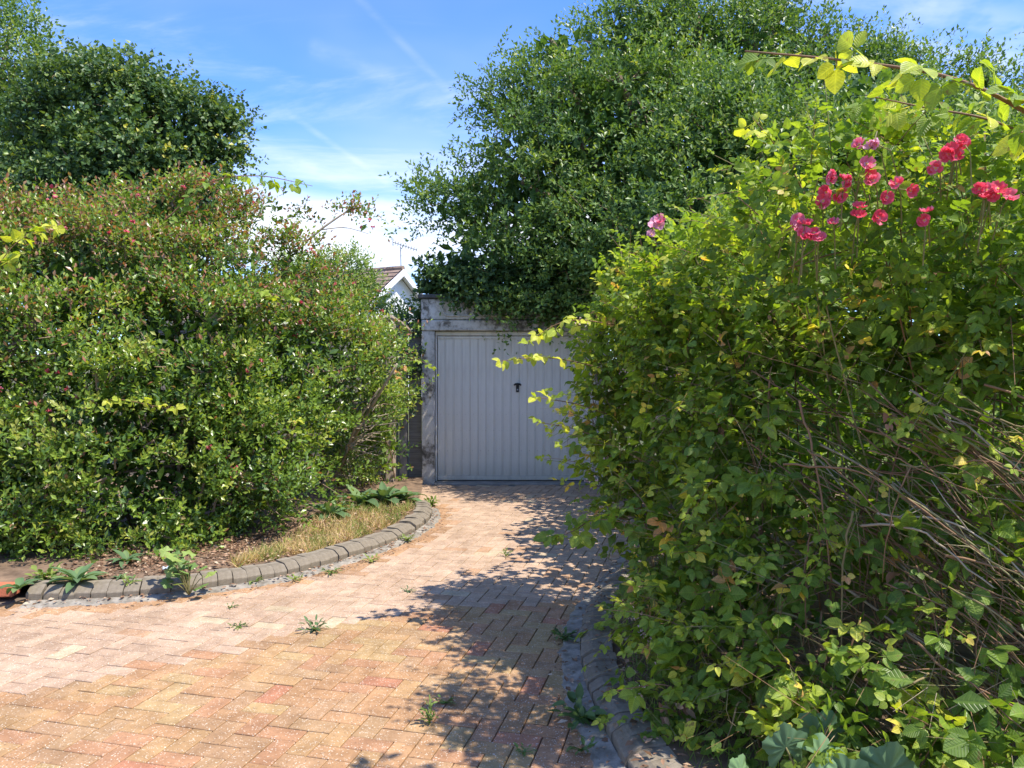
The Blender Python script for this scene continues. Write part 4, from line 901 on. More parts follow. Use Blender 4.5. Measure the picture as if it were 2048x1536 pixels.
def shoot_leaves(blobs, per_m2, k, L, seed, up, keep=None, size=0.10):
    """leafy shoots: points, directions, normals, sizes and age (0 base, 1 tip) of leaves set alternately along arching stems"""
    p, d = tufts(blobs, per_m2, (0.75, 1.05), 0.1, 0.2, seed, 0.8, keep); m = len(p)
    D = unit(0.55*d+up*UP+0.75*rdir(m)); Ls = L*rng.uniform(0.6, 1.4, m); t = (np.arange(k)+0.7)/k
    O = p-d*0.08; pos = O[:, None]+D[:, None]*(Ls[:, None]*t)[..., None]; pos[..., 2] -= 0.5*(Ls[:, None]*t)**2
    side = unit(np.cross(D, UP+0.3*rdir(m))); sg = np.where(np.arange(k) % 2 == 0, 1, -1)[None, :, None]
    ld = 0.45*D[:, None]+0.8*sg*side[:, None]+0.25*rng.normal(size=pos.shape); ld[:, -1] = D+0.2*rng.normal(size=D.shape)
    nr = 0.8*UP+0.5*d[:, None]+0.3*rng.normal(size=pos.shape); sz = size*rng.uniform(0.8, 1.2, (m, 1))*(1.1-0.6*t)[None]*rng.uniform(0.8, 1.2, (m, k))
    stems = []
    for j in range(m):
        q = np.linspace(0, Ls[j], 4); pa = O[j]+D[j]*q[:, None]; pa[:, 2] -= 0.5*q**2; stems.append(pa)
    return pos.reshape(-1, 3), ld.reshape(-1, 3), nr.reshape(-1, 3), sz.ravel(), np.tile(t, m), np.repeat(d, k, 0), stems
p, d = tufts(br, 130, (0.68, 1.15), 0.12, 0.25, 91, 0.8, sparse)
sp_, sd_, sn_, ss_, st_, so_, stems = shoot_leaves(br, 27, 8, 0.34, 191, 0.25, sparse)
n = len(p); dirs = 0.65*d+0.25*UP+0.75*rdir(n)+np.array([-0.1, -0.15, -0.15]); nrm = 0.75*UP+0.45*d+0.4*rng.normal(size=(n, 3))
sz = 0.045+0.085*rng.random(n)**1.6
p = np.concatenate([p, sp_]); d = np.concatenate([d, so_]); dirs = np.concatenate([dirs, sd_]); nrm = np.concatenate([nrm, sn_]); sz = np.concatenate([sz, ss_]); age = np.concatenate([np.zeros(n), st_]); n = len(p)
uv = proj(p)
sunny = np.clip((900-uv[:, 1])/450, 0, 1)*np.clip((1750-uv[:, 0])/500, 0.25, 1)      # young yellow-green growth at the top end, its sunlit look painted in too
tt = np.clip(0.16+0.28*rng.random(n)+0.38*age**1.5+0.36*sunny*rng.random(n)**0.6+0.08*rng.normal(size=n), 0.02, 0.9); tt = tt+0.22*np.clip(sinnoise(p, 3.0, 13)-0.1, 0, 1)*(uv[:, 1] > 850); tt = np.where(rng.random(n) < 0.05, rng.uniform(0.90, 1.0, n), np.minimum(tt, 0.9))
vis = (uv[:, 0] < 2060) & (uv[:, 1] < 1545) & (uv[:, 1] > 400)
C_ = np.array([b[0] for b in br]); R_ = np.array([b[1] for b in br]); depth_in = np.min(np.linalg.norm(p[:, None]-C_[None], axis=2)/R_[None], axis=1)
face = -(d*unit(p-CAM)).sum(1)
score = np.where(vis & (face > 0.05) & (depth_in > 0.93), sz/p[:, 1], 0); order = np.argsort(-score); big = order[:300]; rest = order[300:]
tv = np.array([0.15, 0.35, 0.3, 0.55, 0.5, 0.68, 0.80, 0.89, 0.72])
for i in big:
    k = int(np.argmin(np.abs(tv-tt[i])+0.08*rng.random(len(tv)))) if tt[i] < 0.95 else -1
    put_leaf(bram, (BLEAF, BLEAF2, BLEAF3)[rng.integers(3)][k] if k >= 0 else DLEAF[0], p[i]-B0, dirs[i], nrm[i], sz[i])
(q, dd, nn, ss), k = compound(p[rest], dirs[rest], nrm[rest], sz[rest], 3)
V1, F1 = place(LEAFLET, q, dd+np.array([0, 0, -0.25]), nn, ss*0.62, 1.12*rng.uniform(0.75, 1.15, len(q)), rng.uniform(0.2, 2.4, len(q))); T1 = per_leaf(np.clip(np.repeat(tt[rest], k)+0.05*rng.normal(size=len(q)), 0, 1), LEAFLET)
back = [(np.array(c), r) for c, r in (((1.75, 5.9, 0.75), 0.6), ((2.1, 7.0, 0.9), 0.7), ((1.6, 5.1, 1.05), 0.5), ((2.3, 5.4, 0.8), 0.75), ((2.3, 4.5, 0.8), 0.7), ((2.45, 3.7, 0.75), 0.7), ((2.8, 3.0, 0.7), 0.7), ((2.1, 6.3, 1.5), 0.5), ((3.2, 4.5, 1.0), 0.95), ((3.4, 3.2, 0.9), 0.8), ((1.8, 4.6, 1.7), 0.45), ((2.1, 3.9, 1.5), 0.5), ((3.3, 6.2, 1.0), 1.0), ((1.55, 6.6, 1.25), 0.55), ((1.7, 7.5, 1.3), 0.62), ((1.68, 8.3, 1.4), 0.6), ((1.6, 6.0, 1.6), 0.42), ((1.7, 7.0, 1.75), 0.42), ((1.38, 6.3, 1.5), 0.48), ((1.42, 7.1, 1.6), 0.5), ((1.5, 7.9, 1.7), 0.52), ((1.22, 5.55, 1.2), 0.42), ((1.2, 5.3, 1.6), 0.34), ((1.28, 5.9, 1.65), 0.4), ((1.3, 6.6, 1.9), 0.36), ((2.0, 9.2, 0.75), 0.65), ((2.1, 9.5, 1.8), 0.6), ((3.2, 9.4, 1.2), 0.95), ((2.3, 8.3, 0.8), 0.7))]
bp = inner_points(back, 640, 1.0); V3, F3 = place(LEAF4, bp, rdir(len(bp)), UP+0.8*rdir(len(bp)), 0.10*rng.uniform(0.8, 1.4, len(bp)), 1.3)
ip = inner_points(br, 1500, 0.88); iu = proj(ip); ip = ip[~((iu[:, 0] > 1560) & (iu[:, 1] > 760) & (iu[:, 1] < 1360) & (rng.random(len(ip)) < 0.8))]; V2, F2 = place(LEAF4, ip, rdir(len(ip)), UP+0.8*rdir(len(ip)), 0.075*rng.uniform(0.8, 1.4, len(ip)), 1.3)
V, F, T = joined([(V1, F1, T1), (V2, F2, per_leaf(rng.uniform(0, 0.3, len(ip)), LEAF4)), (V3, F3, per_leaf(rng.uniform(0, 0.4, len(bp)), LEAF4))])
tag(obj('foliage', mesh_np('foliage', V-B0, F, GREENS['bramble'], T, True, luv=np.concatenate([luv_of(LEAFLET, V1), luv_of(LEAF4, V2), luv_of(LEAF4, V3)])), bram), kind='stuff')
smb = MB()
for pa in stems: smb.tube(pa-B0, np.linspace(0.0026, 0.0012, 4), 3, rng.choice([0.2, 0.35, 0.55, 0.62]), False)
tag(smb.build('shoots', M['cane'], bram), kind='stuff')
tw = rng.choice(len(p), 2600); V4, F4 = sticks(p[tw]-d[tw]*0.12+rng.normal(size=(2600, 3))*0.03, unit(0.4*d[tw]+rdir(2600)+np.array([-0.3, 0, 0.2])), rng.uniform(0.08, 0.34, 2600), 0.0013, 0.3)
tag(obj('twigs', mesh_np('twigs', V4-B0, F4, M['cane'], np.repeat(rng.choice([0.15, 0.35, 0.55, 0.62, 0.85], 2600), 3)), bram), kind='stuff')
# canes: the bare ones in front are pieces of their own
SU = np.array([1180, 1300, 1420, 1550, 1750, 1950, 2100, 2300]); SY = np.array([6.3, 5.9, 4.95, 4.1, 3.4, 2.95, 2.7, 2.6])
def ysurf(u): return depth(float(np.interp(u, SU, SY)))
def cane_obj(pts, r, t, parent, base, prick=8):
    path = spline(pts, 14); path = path+np.cumsum(rng.normal(size=path.shape)*0.004, 0)
    mb = MB(); mb.tube(path-base, np.linspace(r, r*0.55, 14), 6, t)
    for _ in range(rng.integers(0, 4)):
        i = rng.integers(3, 12); a = path[i]-base; q = unit(unit(path[i+1]-path[i])*rng.choice([-1, 1])+0.8*rdir(1)[0])*rng.uniform(0.06, 0.22); mb.tube([a, a+q*0.5+rng.normal(size=3)*0.008, a+q], [r*0.55, r*0.42, r*0.25], 4, min(1, t+0.08))
    for _ in range(prick):
        a = path[rng.integers(0, 14)]-base; q = rdir(1)[0]*(r+0.006); mb.tube([a, a+q], [r*0.4, r*0.05], 3, t, False)
    return mb.build('cane', M['cane'], parent, True)
for j in range(195):
    u0 = rng.uniform(1480, 1990); v0 = rng.uniform(760, 1330) if j < 180 else rng.uniform(560, 820); du = rng.uniform(150, 520); sl = rng.uniform(0.25, 0.95); dv = du*sl
    if rng.random() < 0.16: du, dv = rng.uniform(-60, 60), rng.uniform(160, 380)
    dep = rng.uniform(-0.30, 0.14); ya, yb = ysurf(u0)+dep, ysurf(u0+du)+dep
    yb = max(yb, ya-0.55); a, b = P(u0, v0, ya), P(u0+du, v0+dv, yb); m = (a+b)/2+np.array([0, 0, 0.01+0.06*rng.random()])+rng.normal(size=3)*0.02
    cane_obj([a, m, b], 0.0015+0.0045*rng.random()**2, rng.choice([0.1, 0.25, 0.35, 0.5, 0.62, 0.85, 0.95], p=[.20, .26, .26, .13, .09, .04, .02]), bram, B0)
for j in range(46):                                                 # rooted canes inside the thicket
    c, r_ = br[rng.integers(len(br))]; s = np.array([max(c[0]+rng.uniform(-0.1, 0.4), 0.95), c[1]+rng.uniform(0, 0.4), 0.07])
    e = c+rdir(1)[0]*r_*1.05; cane_obj([s, s+(e-s)*0.5+np.array([0, 0, 0.2]), e], rng.uniform(0.003, 0.006), rng.choice([0.1, 0.3, 0.5, 0.6]), bram, B0, 6)
# flower sprays on the brambles, pale pink, and dry brown seed heads
M['paleflower'] = leaf_mat('bramble_flower', [(0, (0.62, 0.42, 0.44)), (0.5, (0.68, 0.52, 0.50)), (1, (0.42, 0.30, 0.22))], 0.3, 0.6, 0.2, (1.1, 1, 1))
def spray_mesh(t):
    pts = rng.normal(size=(16, 3))*0.022; V, F = place(LEAFI, pts, rdir(16), rdir(16), 0.014)
    return mesh_np('flower_spray', V, F, M['paleflower'], per_leaf(np.clip(t+0.2*rng.normal(size=16), 0, 1), LEAFI))
sm = [spray_mesh(t) for t in (0.1, 0.5, 0.95)]
for (u, v, Y, k) in ((1270, 750, 6.0, 2), (1255, 745, 6.05, 1), (1325, 715, 5.7, 2), (1218, 912, 6.0, 0), (1190, 965, 6.05, 1), (1160, 648, 6.1, 1), (1290, 1268, 4.35, 0), (1288, 1275, 4.35, 0), (1330, 1312, 4.2, 1), (1275, 1383, 4.0, 1), (1268, 1230, 4.5, 2), (1345, 745, 5.5, 1)):
    tag(obj('flower_spray', sm[k], bram, PR(u, v, Y)-B0, tuple(rng.uniform(0, 6.28, 3))), kind='stuff')
# curled dead leaves hanging in the thicket
def dead_mesh():
    n = 7; V, F = place(LEAFLET, rng.normal(size=(n, 3))*0.02, rng.normal(size=(n, 3))*0.5+np.array([0, 0, -1]), rdir(n), 0.05*rng.uniform(0.7, 1.3, n), 0.7)
    return mesh_np('dead_leaf', V, F, GREENS['litter'], per_leaf(rng.uniform(0.3, 0.8, n), LEAFLET), True)
dm_ = dead_mesh()
for (u, v, Y) in ((1552, 635, 4.55), (1862, 545, 3.8), (1320, 845, 5.6), (1435, 800, 4.85), (1440, 860, 4.8), (1790, 1160, 3.2), (1810, 1180, 3.2), (1380, 1430, 3.7), (1330, 1425, 3.8), (1360, 1420, 3.8), (1512, 1065, 4.2), (1395, 1195, 4.6), (1780, 840, 3.3)):
    o = obj('dead_leaf', dm_, bram, PR(u, v, Y-0.05)-B0, (0, 0, rng.uniform(0, 6))); o.scale = (rng.uniform(0.7, 1.2),)*3

# climbing rose over the top of the thicket
def depth_top(Y): return Y*float(np.interp(Y, [3.4, 4.0, 4.7, 5.3, 6.5], [0.80, 0.68, 0.59, 0.62, 0.75]))
def PT(u, v, Y): return P(u, v, depth_top(Y))
rs = [(PT(u, v, Y), r*depth_top(Y)/Y) for (u, v, Y, r) in [(1240, 670, 6.5, 0.32), (1290, 600, 6.4, 0.36), (1370, 570, 6.1, 0.38), (1460, 550, 5.7, 0.40), (1330, 650, 6.1, 0.34), (1210, 745, 6.5, 0.26), (1550, 510, 5.2, 0.40), (1540, 330, 5.0, 0.16), (1575, 390, 4.9, 0.26),
               (1640, 440, 4.7, 0.40), (1720, 400, 4.5, 0.36), (1800, 390, 4.3, 0.34), (1880, 390, 4.1, 0.34), (1950, 350, 4.0, 0.28), (1980, 430, 3.9, 0.34), (2050, 400, 3.7, 0.34), (1930, 500, 3.9, 0.34), (1800, 470, 4.2, 0.34), (1700, 500, 4.4, 0.34), (2000, 540, 3.6, 0.3),
               (1420, 490, 5.9, 0.14), (1320, 500, 6.3, 0.12), (1490, 400, 5.3, 0.1)]]
rose = thing('climbing_rose', 'climbing rose with crimson and pink blooms on top of the bramble thicket', 'rose', (1.9, 4.9, 0.08)); R0 = np.array([1.9, 4.9, 0.08])
p, d = tufts(rs, 240, (0.7, 1.14), 0.15, 0.2, 131, 0.85); n = len(p)
rp_, rd_, rn_, rz_, rt_, ro_, rstems = shoot_leaves(rs, 34, 7, 0.30, 231, 0.6, None, 0.085)
dirs = 0.6*d+0.45*UP+0.7*rdir(n); nrm = 0.7*UP+0.4*d+0.45*rng.normal(size=(n, 3)); sz = rng.uniform(0.06, 0.11, n)
p = np.concatenate([p, rp_]); d = np.concatenate([d, ro_]); dirs = np.concatenate([dirs, rd_]); nrm = np.concatenate([nrm, rn_]); sz = np.concatenate([sz, rz_]); n = len(p); uv = proj(p)
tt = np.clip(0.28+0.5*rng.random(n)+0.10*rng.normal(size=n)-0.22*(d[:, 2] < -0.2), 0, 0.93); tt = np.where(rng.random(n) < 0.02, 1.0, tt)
(q, dd, nn, ss), k = compound(p, dirs, nrm, sz, 7)
V1, F1 = place(LEAFLET, q, dd+np.array([0, 0, -0.15]), nn, ss*0.72, rng.uniform(0.75, 1.1, len(q)), rng.uniform(0.2, 2.2, len(q))); T1 = per_leaf(np.clip(np.repeat(tt, k)+0.05*rng.normal(size=len(q)), 0, 1), LEAFLET)
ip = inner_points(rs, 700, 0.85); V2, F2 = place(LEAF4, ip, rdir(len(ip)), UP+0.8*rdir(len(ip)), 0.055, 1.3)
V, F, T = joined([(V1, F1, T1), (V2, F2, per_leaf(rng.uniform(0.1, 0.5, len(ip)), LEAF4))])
tag(obj('foliage', mesh_np('foliage', V-R0, F, GREENS['rose'], T, True, luv=np.concatenate([luv_of(LEAFLET, V1), luv_of(LEAF4, V2)])), rose), kind='stuff')
smb = MB()
for pa in rstems: smb.tube(pa-R0, np.linspace(0.0024, 0.001, 4), 3, rng.choice([0.3, 0.55, 0.62]), False)
tag(smb.build('shoots', M['cane'], rose), kind='stuff')
for j in range(34):
    c, r_ = rs[j % len(rs)]; s = np.array([c[0]+rng.uniform(0.5, 1.0), c[1]+rng.uniform(0.7, 1.2), 0.08]) if j < 16 else c
    e = c+unit(d[rng.integers(len(d))]+UP)*r_*(1.25 if j >= 16 else 0.3); cane_obj([s, s+(e-s)*0.55+rng.normal(size=3)*0.06, e], 0.005 if j < 16 else 0.003, rng.choice([0.3, 0.6, 0.65]), rose, R0, 8)
# blooms: cupped petals round a yellow centre
def petal_mesh(t):
    V = []; F = []
    for i in range(5):
        for j in range(5):
            y = i/4; w = [0.10, 0.28, 0.42, 0.48, 0.36][i]; x = (j-2)/2*w; V.append((x, y*0.95+0.05-0.10*abs(j-2)/2*(i == 4), 0.34*y*y+0.3*(x*x)-0.11*math.sin(j*1.9+i)*(i > 1)))
    for i in range(4):
        for j in range(4): a = i*5+j; F.append((a, a+1, a+6, a+5))
    return mesh_np('petal', V, np.array(F), M['petal'], np.clip(np.repeat(np.array([0.55, 0.0, 0.05, 0.2]), 4)+t*0.9, 0, 1), True)
M['petal'] = leaf_mat('rose_petal', [(0.0, (0.76, 0.06, 0.08)), (0.35, (0.78, 0.11, 0.20)), (0.7, (0.78, 0.26, 0.38)), (1.0, (0.70, 0.42, 0.56))], 0.35, 0.5, 0.3, (1.25, 0.8, 0.9), 1.15)
M['stamen'] = plain_mat('stamen', (0.75, 0.42, 0.06), (0.80, 0.58, 0.12), 30, 0.7, 0)
PET = [petal_mesh(t) for t in (0.2, 0.5, 0.75, 1.0)]
mb = MB()
for k in range(10):
    a = k*2.4; r = 0.11*math.sqrt(k/10); mb.tube([(r*math.cos(a), r*math.sin(a), -0.02), (1.35*r*math.cos(a), 1.35*r*math.sin(a), 0.20)], [0.03, 0.045], 4)
STA = mb.mesh('rose_bloom', M['stamen'])
ROSES = [(1719, 290, 2), (1733, 329, 2), (1738, 348, 0), (1747, 363, 2), (1668, 351, 1), (1658, 356, 2), (1699, 363, 1), (1690, 358, 1), (1654, 384, 0), (1646, 403, 1), (1677, 389, 0), (1719, 415, 0), (1716, 433, 0), (1756, 436, 0), (1595, 440, 2), (1610, 449, 1), (1588, 452, 2),
         (1605, 470, 1), (1628, 467, 1), (1618, 478, 1), (1638, 478, 2), (1667, 446, 1), (1773, 395, 0), (1794, 369, 1), (1820, 381, 0), (1852, 425, 1), (1849, 441, 0), (1872, 337, 1), (1921, 283, 1), (1930, 290, 0), (1903, 299, 0), (1911, 314, 1), (1898, 308, 0),
         (1973, 381, 1), (1970, 397, 0), (1995, 379, 0), (1985, 392, 0), (2018, 394, 1), (1960, 378, 0), (1748, 284, 3), (1755, 290, 3), (1740, 292, 3), (1313, 445, 3), (1321, 440, 2), (1306, 452, 3), (1303, 470, 3), (1318, 452, 3)]
for (u, v, k) in ROSES:
    Yr = float(np.interp(u, [1300, 1600, 1750, 1900, 2020], [4.32, 2.51, 2.44, 2.38, 2.34])); q = P(u, v, Yr); s = rng.uniform(0.023, 0.032)*Yr/2.75*(0.8 if k == 3 else 1)
    f = unit(unit(CAM-q)+rng.normal(size=3)*0.45+np.array([0, 0, 0.55])); b = obj('rose_bloom', STA, rose, q-R0, orient(np.cross(f, rdir(1)[0]), f)); b.scale = (s, s, s)
    npet = 5 if k == 3 else 7
    for j in range(npet):
        a = j*6.283/5+0.3*rng.random() if j < 5 else rng.uniform(0, 6.28); o = obj('petal', PET[k if k == 3 else min(2, max(0, k+rng.integers(-1, 1)))], b, (0, 0, 0.02*j), (0.25*rng.random()+(0.35 if j >= 5 else 0), 0.15*rng.normal(), a))
        if j >= 5: o.scale = (0.7, 0.7, 0.8)
    # stalk
    e = q-f*0.09+np.array([0.02, 0.05, -0.07]); mb = MB(); mb.tube(np.array([q-f*0.005, q-f*0.05, e])-R0, [0.0022, 0.002, 0.0025], 4, 0.62, False); mb.build('stalk', M['cane'], rose)

# canes arching out of the thicket
bramble_shoot('bramble_cane', 'thick bramble cane with large leaves arching across the sky above the roses', [P(2150, 300, 2.15), P(2048, 222, 2.15), P(1900, 155, 2.2), P(1700, 122, 2.3), P(1490, 102, 2.4)], 24, 0.11, BLEAF[2:8]+BLEAF2[3:7], 0.0075, facing=0.5)
bramble_shoot('bramble_cane', 'thinner bramble cane with yellow-green leaves just below the thick arching cane', [P(2120, 300, 2.5), P(1980, 240, 2.5), P(1850, 215, 2.55), P(1730, 190, 2.6)], 16, 0.105, BLEAF[3:8]+BLEAF2[5:8], 0.005, facing=0.5)
bramble_shoot('bramble_cane', 'upright bramble shoot with pale tip in front of the hawthorn', [P(1640, 460, 3.0), P(1590, 350, 3.0), P(1550, 290, 3.0), P(1505, 235, 2.95)], 16, 0.085, BLEAF[5:8]+YLEAF[:2], 0.004)
bramble_shoot('bramble_cane', 'short upright bramble shoot on the thicket crest beside the mauve roses', [PR(1450, 520, 5.2), PR(1470, 450, 5.15), PR(1480, 400, 5.1), PR(1488, 360, 5.1)], 11, 0.12, BLEAF[4:7], 0.005)
bramble_shoot('bramble_cane', 'pale-leaved bramble spray reaching in front of the door handle', [PR(1200, 735, 6.1), PR(1120, 718, 6.0), PR(1060, 716, 5.95), PR(1000, 722, 5.9)], 13, 0.085, YLEAF[:3]+BLEAF[6:8], 0.004)
bramble_shoot('bramble_cane', 'yellow-green bramble spray in front of the garage lintel', [PR(1230, 650, 6.1), PR(1160, 640, 6.0), PR(1110, 650, 5.95), PR(1050, 690, 5.9)], 15, 0.09, YLEAF[:3]+BLEAF[6:8], 0.004)
bramble_shoot('bramble_cane', 'bramble spray low across the garage door below the handle', [PR(1220, 830, 6.1), PR(1160, 810, 6.0), PR(1110, 800, 5.95), PR(1066, 794, 5.9)], 13, 0.085, BLEAF[4:8], 0.004)
bramble_shoot('bramble_cane', 'small bramble spray against the door, lowest of those crossing it', [PR(1210, 880, 6.0), PR(1150, 858, 6.0), PR(1110, 850, 5.95), PR(1062, 842, 5.9)], 9, 0.08, BLEAF[3:7], 0.0035)
bramble_shoot('bramble_cane', 'shaded bramble shoot hanging over the paving at the thicket foot', [PR(1260, 1040, 5.6), PR(1200, 1030, 5.5), PR(1150, 1060, 5.4), PR(1110, 1075, 5.35)], 14, 0.11, BLEAF[1:5], 0.005)
bramble_shoot('bramble_cane', 'bramble shoot with bright leaflets beside the concrete gutter', [PR(1400, 1400, 3.7), PR(1330, 1370, 3.65), PR(1270, 1375, 3.6), PR(1215, 1385, 3.6)], 9, 0.10, BLEAF[3:7], 0.004)
bramble_shoot('bramble_cane', 'bramble shoot spilling over the dark kerb near the bottom edge', [P(1440, 1450, 3.25), P(1370, 1440, 3.2), P(1310, 1465, 3.15), P(1265, 1500, 3.1)], 11, 0.10, BLEAF[2:6], 0.004)
bramble_shoot('bramble_cane', 'bramble shoot drooping over the far bend of the dark kerb', [P(1330, 1180, 4.5), P(1270, 1190, 4.4), P(1220, 1225, 4.35), P(1190, 1262, 4.3)], 12, 0.10, BLEAF[2:6], 0.004)
bramble_shoot('bramble_cane', 'sunlit bramble shoot with starry leaves amid the bare canes', [PR(1720, 1240, 2.9), PR(1700, 1330, 2.85), PR(1800, 1350, 2.75), PR(1860, 1390, 2.7)], 12, 0.10, BLEAF[5:8], 0.004)
bramble_shoot('bramble_cane', 'red-stemmed bramble cane climbing through the thicket middle', [PR(1520, 1500, 3.3), PR(1490, 1320, 3.6), PR(1475, 1150, 4.0), PR(1450, 1000, 4.4)], 16, 0.10, BLEAF[1:6], 0.005, cane_t=0.2)

# ------------------------------------------------------------------ low plants
def big_leaf(name, mat, length, width, curl, t, lobes=0.0, seg=7, ripple=0.05, seed=0):
    r = np.random.default_rng(seed); V = []; F = []; m = 5
    for i in range(seg+1):
        y = i/seg; w = width*math.sin(math.pi*min(1, y*0.92+0.06))**0.8*(1+lobes*math.sin(y*19)); a = curl*y
        for j in range(m):
            x = (j-2)/2; yy = length*math.sin(a)/max(curl, 1e-3); zz = length*(1-math.cos(a))/max(curl, 1e-3)
            V.append((x*w, yy, -zz+abs(x)*w*0.45+ripple*width*math.sin(i*2.1+j*1.7)))
    for i in range(seg):
        for j in range(m-1): a = i*m+j; F.append((a, a+1, a+m+1, a+m))
    return mesh_np(name, V, np.array(F), mat, np.clip(t+0.06*r.normal(size=len(F))*0+np.zeros(len(F)), 0, 1), True)
MUL = [big_leaf('leaf', GREENS['grey'], 0.26, 0.045, c, t, seed=i) for i, (c, t) in enumerate(((0.7, 0.4), (1.0, 0.6), (0.5, 0.8), (1.25, 0.3)))]
def rosette(name, label, base, n, scale, meshes, cat='plant', lift=(0.25, 1.15), group=None):
    root = thing(name, label, cat, base, 0, group); ph = rng.uniform(0, 6)
    for i in range(n):
        a = ph+i*2.4; e = lift[0]+(lift[1]-lift[0])*i/n; o = obj('leaf', meshes[rng.integers(len(meshes))], root, (0, 0, 0.01), (0, 0, 0))
        o.rotation_euler = Matrix.Rotation(a, 3, 'Z').to_4x4().to_3x3().to_euler(); o.rotation_euler = (Matrix.Rotation(a, 3, 'Z') @ Matrix.Rotation(e, 3, 'X')).to_euler()
        s = scale*rng.uniform(0.75, 1.1)*(1-0.25*i/n); o.scale = (s, s, s)
    return root
def gz(u, v, z=0.085):
    Y = (CH-z)*FPX/(v-HV); return ((u-CU)*Y/FPX, Y, z)
rosette('mullein', 'large grey-green mullein rosette behind the kerb in front of the hedge', gz(155, 1168), 12, 0.95, MUL)
rosette('mullein', 'mullein rosette beside the red brick at the end of the kerb', gz(38, 1182), 8, 0.75, MUL)
rosette('mullein', 'flat low mullein rosette in the hedge shade above the kerb', gz(252, 1128), 9, 0.75, MUL)
rosette('mullein', 'mullein standing in the dry grass at the foot of the bare hedge stems', gz(660, 1036), 13, 1.25, MUL)
rosette('mullein', 'bushy mullein at the top of the grass strip near the fence', gz(722, 1012), 13, 1.45, MUL)
rosette('mullein', 'upright mullein between the two others at the grass top', gz(768, 1008), 13, 1.5, MUL, lift=(0.5, 1.35))
rosette('mullein', 'mullein nearest the garage post at the end of the grass strip', gz(806, 1004), 12, 1.35, MUL)
rosette('mullein', 'small mullein seedling between the grass and the hedge', gz(240, 1160), 7, 0.35, MUL)
def lobed_leaf(name, mat, r, t, seed):
    q = np.random.default_rng(seed); n = 49; V = [(0, 0, 0)]; F = []
    for i in range(n):
        a = -2.6+5.2*i/(n-1); k = r*(0.90+0.13*math.cos(5*a)+0.03*math.cos(21*a)); V.append((k*math.sin(a), k*math.cos(a)*1.05, 0.05*r*math.cos(5*a)-0.12*k*k/r+0.02*r*math.sin(9*a+seed)))
    for i in range(n):
        a = -2.6+5.2*i/(n-1); k = 0.5*r; V.append((k*math.sin(a), k*math.cos(a), 0.05*r*math.cos(10*a)))
    F3 = [(0, 1+n+i, 2+n+i) for i in range(n-1)]; F4 = [(1+n+i, 1+i, 2+i, 2+n+i) for i in range(n-1)]
    return mesh_np(name, V, [np.array(F3), np.array(F4)], mat, np.full(len(F3)+len(F4), t), True)
LOB = [lobed_leaf('leaf', GREENS['grey'], 0.07, t, i) for i, t in enumerate((0.15, 0.35, 0.55))]
LOBG = [lobed_leaf('leaf', GREENS['weed'], 0.05, t, i+7) for i, t in enumerate((0.35, 0.6, 0.85))]
def mallow(name, label, base, leaves, meshes, scale, mat_t=0.6):
    root = thing(name, label, 'plant', base)
    for (x, y, z, d, nrm, s) in leaves:
        tip = np.array([x, y, z]); mb = MB(); mb.tube(spline([(0, 0, 0), tip*0.5+np.array([0, 0, 0.03]), tip], 7), np.linspace(0.006, 0.003, 7)*scale, 5, mat_t); mb.build('stalk', M['cane'], root, True)
        put_leaf(root, meshes[rng.integers(len(meshes))], tip, d, nrm, s)
    return root
def to_cam(f, up=0.7): return np.array([0, -1.0, up])+np.array(f)
mb0 = gz(1620, 1640)
def ml(u, v, Y, dx, dz, s, nx=0.0): q = P(u, v, Y)-np.array(mb0); return (q[0], q[1], q[2], np.array([dx, -0.2, dz]), to_cam((nx, 0, 0), 0.9), s)
mallow('mallow_plant', 'broad grey-green lobed leaves of a mallow under the brambles at the bottom edge', mb0,
       [ml(1572, 1495, 2.50, -0.1, 1.0, 1.15), ml(1640, 1470, 2.60, 0.4, 1.0, 1.25, 0.2), ml(1640, 1512, 2.45, 1.0, 0.25, 1.0), ml(1775, 1540, 2.40, 0.2, 0.9, 1.3), ml(1480, 1545, 2.55, -0.5, 0.7, 0.8), ml(1700, 1560, 2.4, 0.3, 0.5, 1.1)], LOB, 1.0)
mb1 = gz(378, 1190, 0.02)
lv = []
for i in range(26):
    a = rng.uniform(0, 6.28); r = 0.13*math.sqrt(rng.random()); h = rng.uniform(0.05, 0.30); lv.append((r*math.cos(a)*1.3, r*math.sin(a)*0.8, h, np.array([math.cos(a), math.sin(a), 0.3]), np.array([0.3*rng.normal(), -0.5+0.3*rng.normal(), 1.0]), rng.uniform(0.7, 1.15)))
mallow('mallow_weed', 'leafy green mallow weed growing over the kerb blocks', mb1, lv, LOBG, 0.6)

# weeds in the paving joints and in the gutter, each with a look of its own
def weed(label, pos, n, L, mat, t, lift=(0.1, 0.6), tall=0.0, name='paving_weed', width=0.6):
    root = thing(name, label, 'weed', pos); parts = MB()
    for i in range(n):
        a = i*2.4+rng.random(); e = rng.uniform(*lift); z = tall*rng.random(); dirv = np.array([[math.cos(a)*math.cos(e), math.sin(a)*math.cos(e), math.sin(e)]])
        k = 3; q = np.array([0, 0, 0.004+z])+dirv*np.linspace(0, 0.75, k)[:, None]*L
        V, F = place(LEAFLET, q, dirv+0.35*rng.normal(size=(k, 3)), UP+0.4*rdir(k), L*rng.uniform(0.4, 0.65, k), width); parts.add(V, F, np.clip(t+0.15*rng.normal(), 0, 1))
    if tall: parts.tube([(0, 0, 0), (0.01, 0, tall*0.6), (0.0, 0.01, tall+0.02)], 0.003, 4, t)
    parts.build('leaf_tuft', GREENS[mat], root, True)
    return root
weed('grey-green spiky weed in the middle of the sunlit paving', gz(628, 1262, 0), 14, 0.085, 'grey', 0.35, (0.15, 0.9), width=0.4)
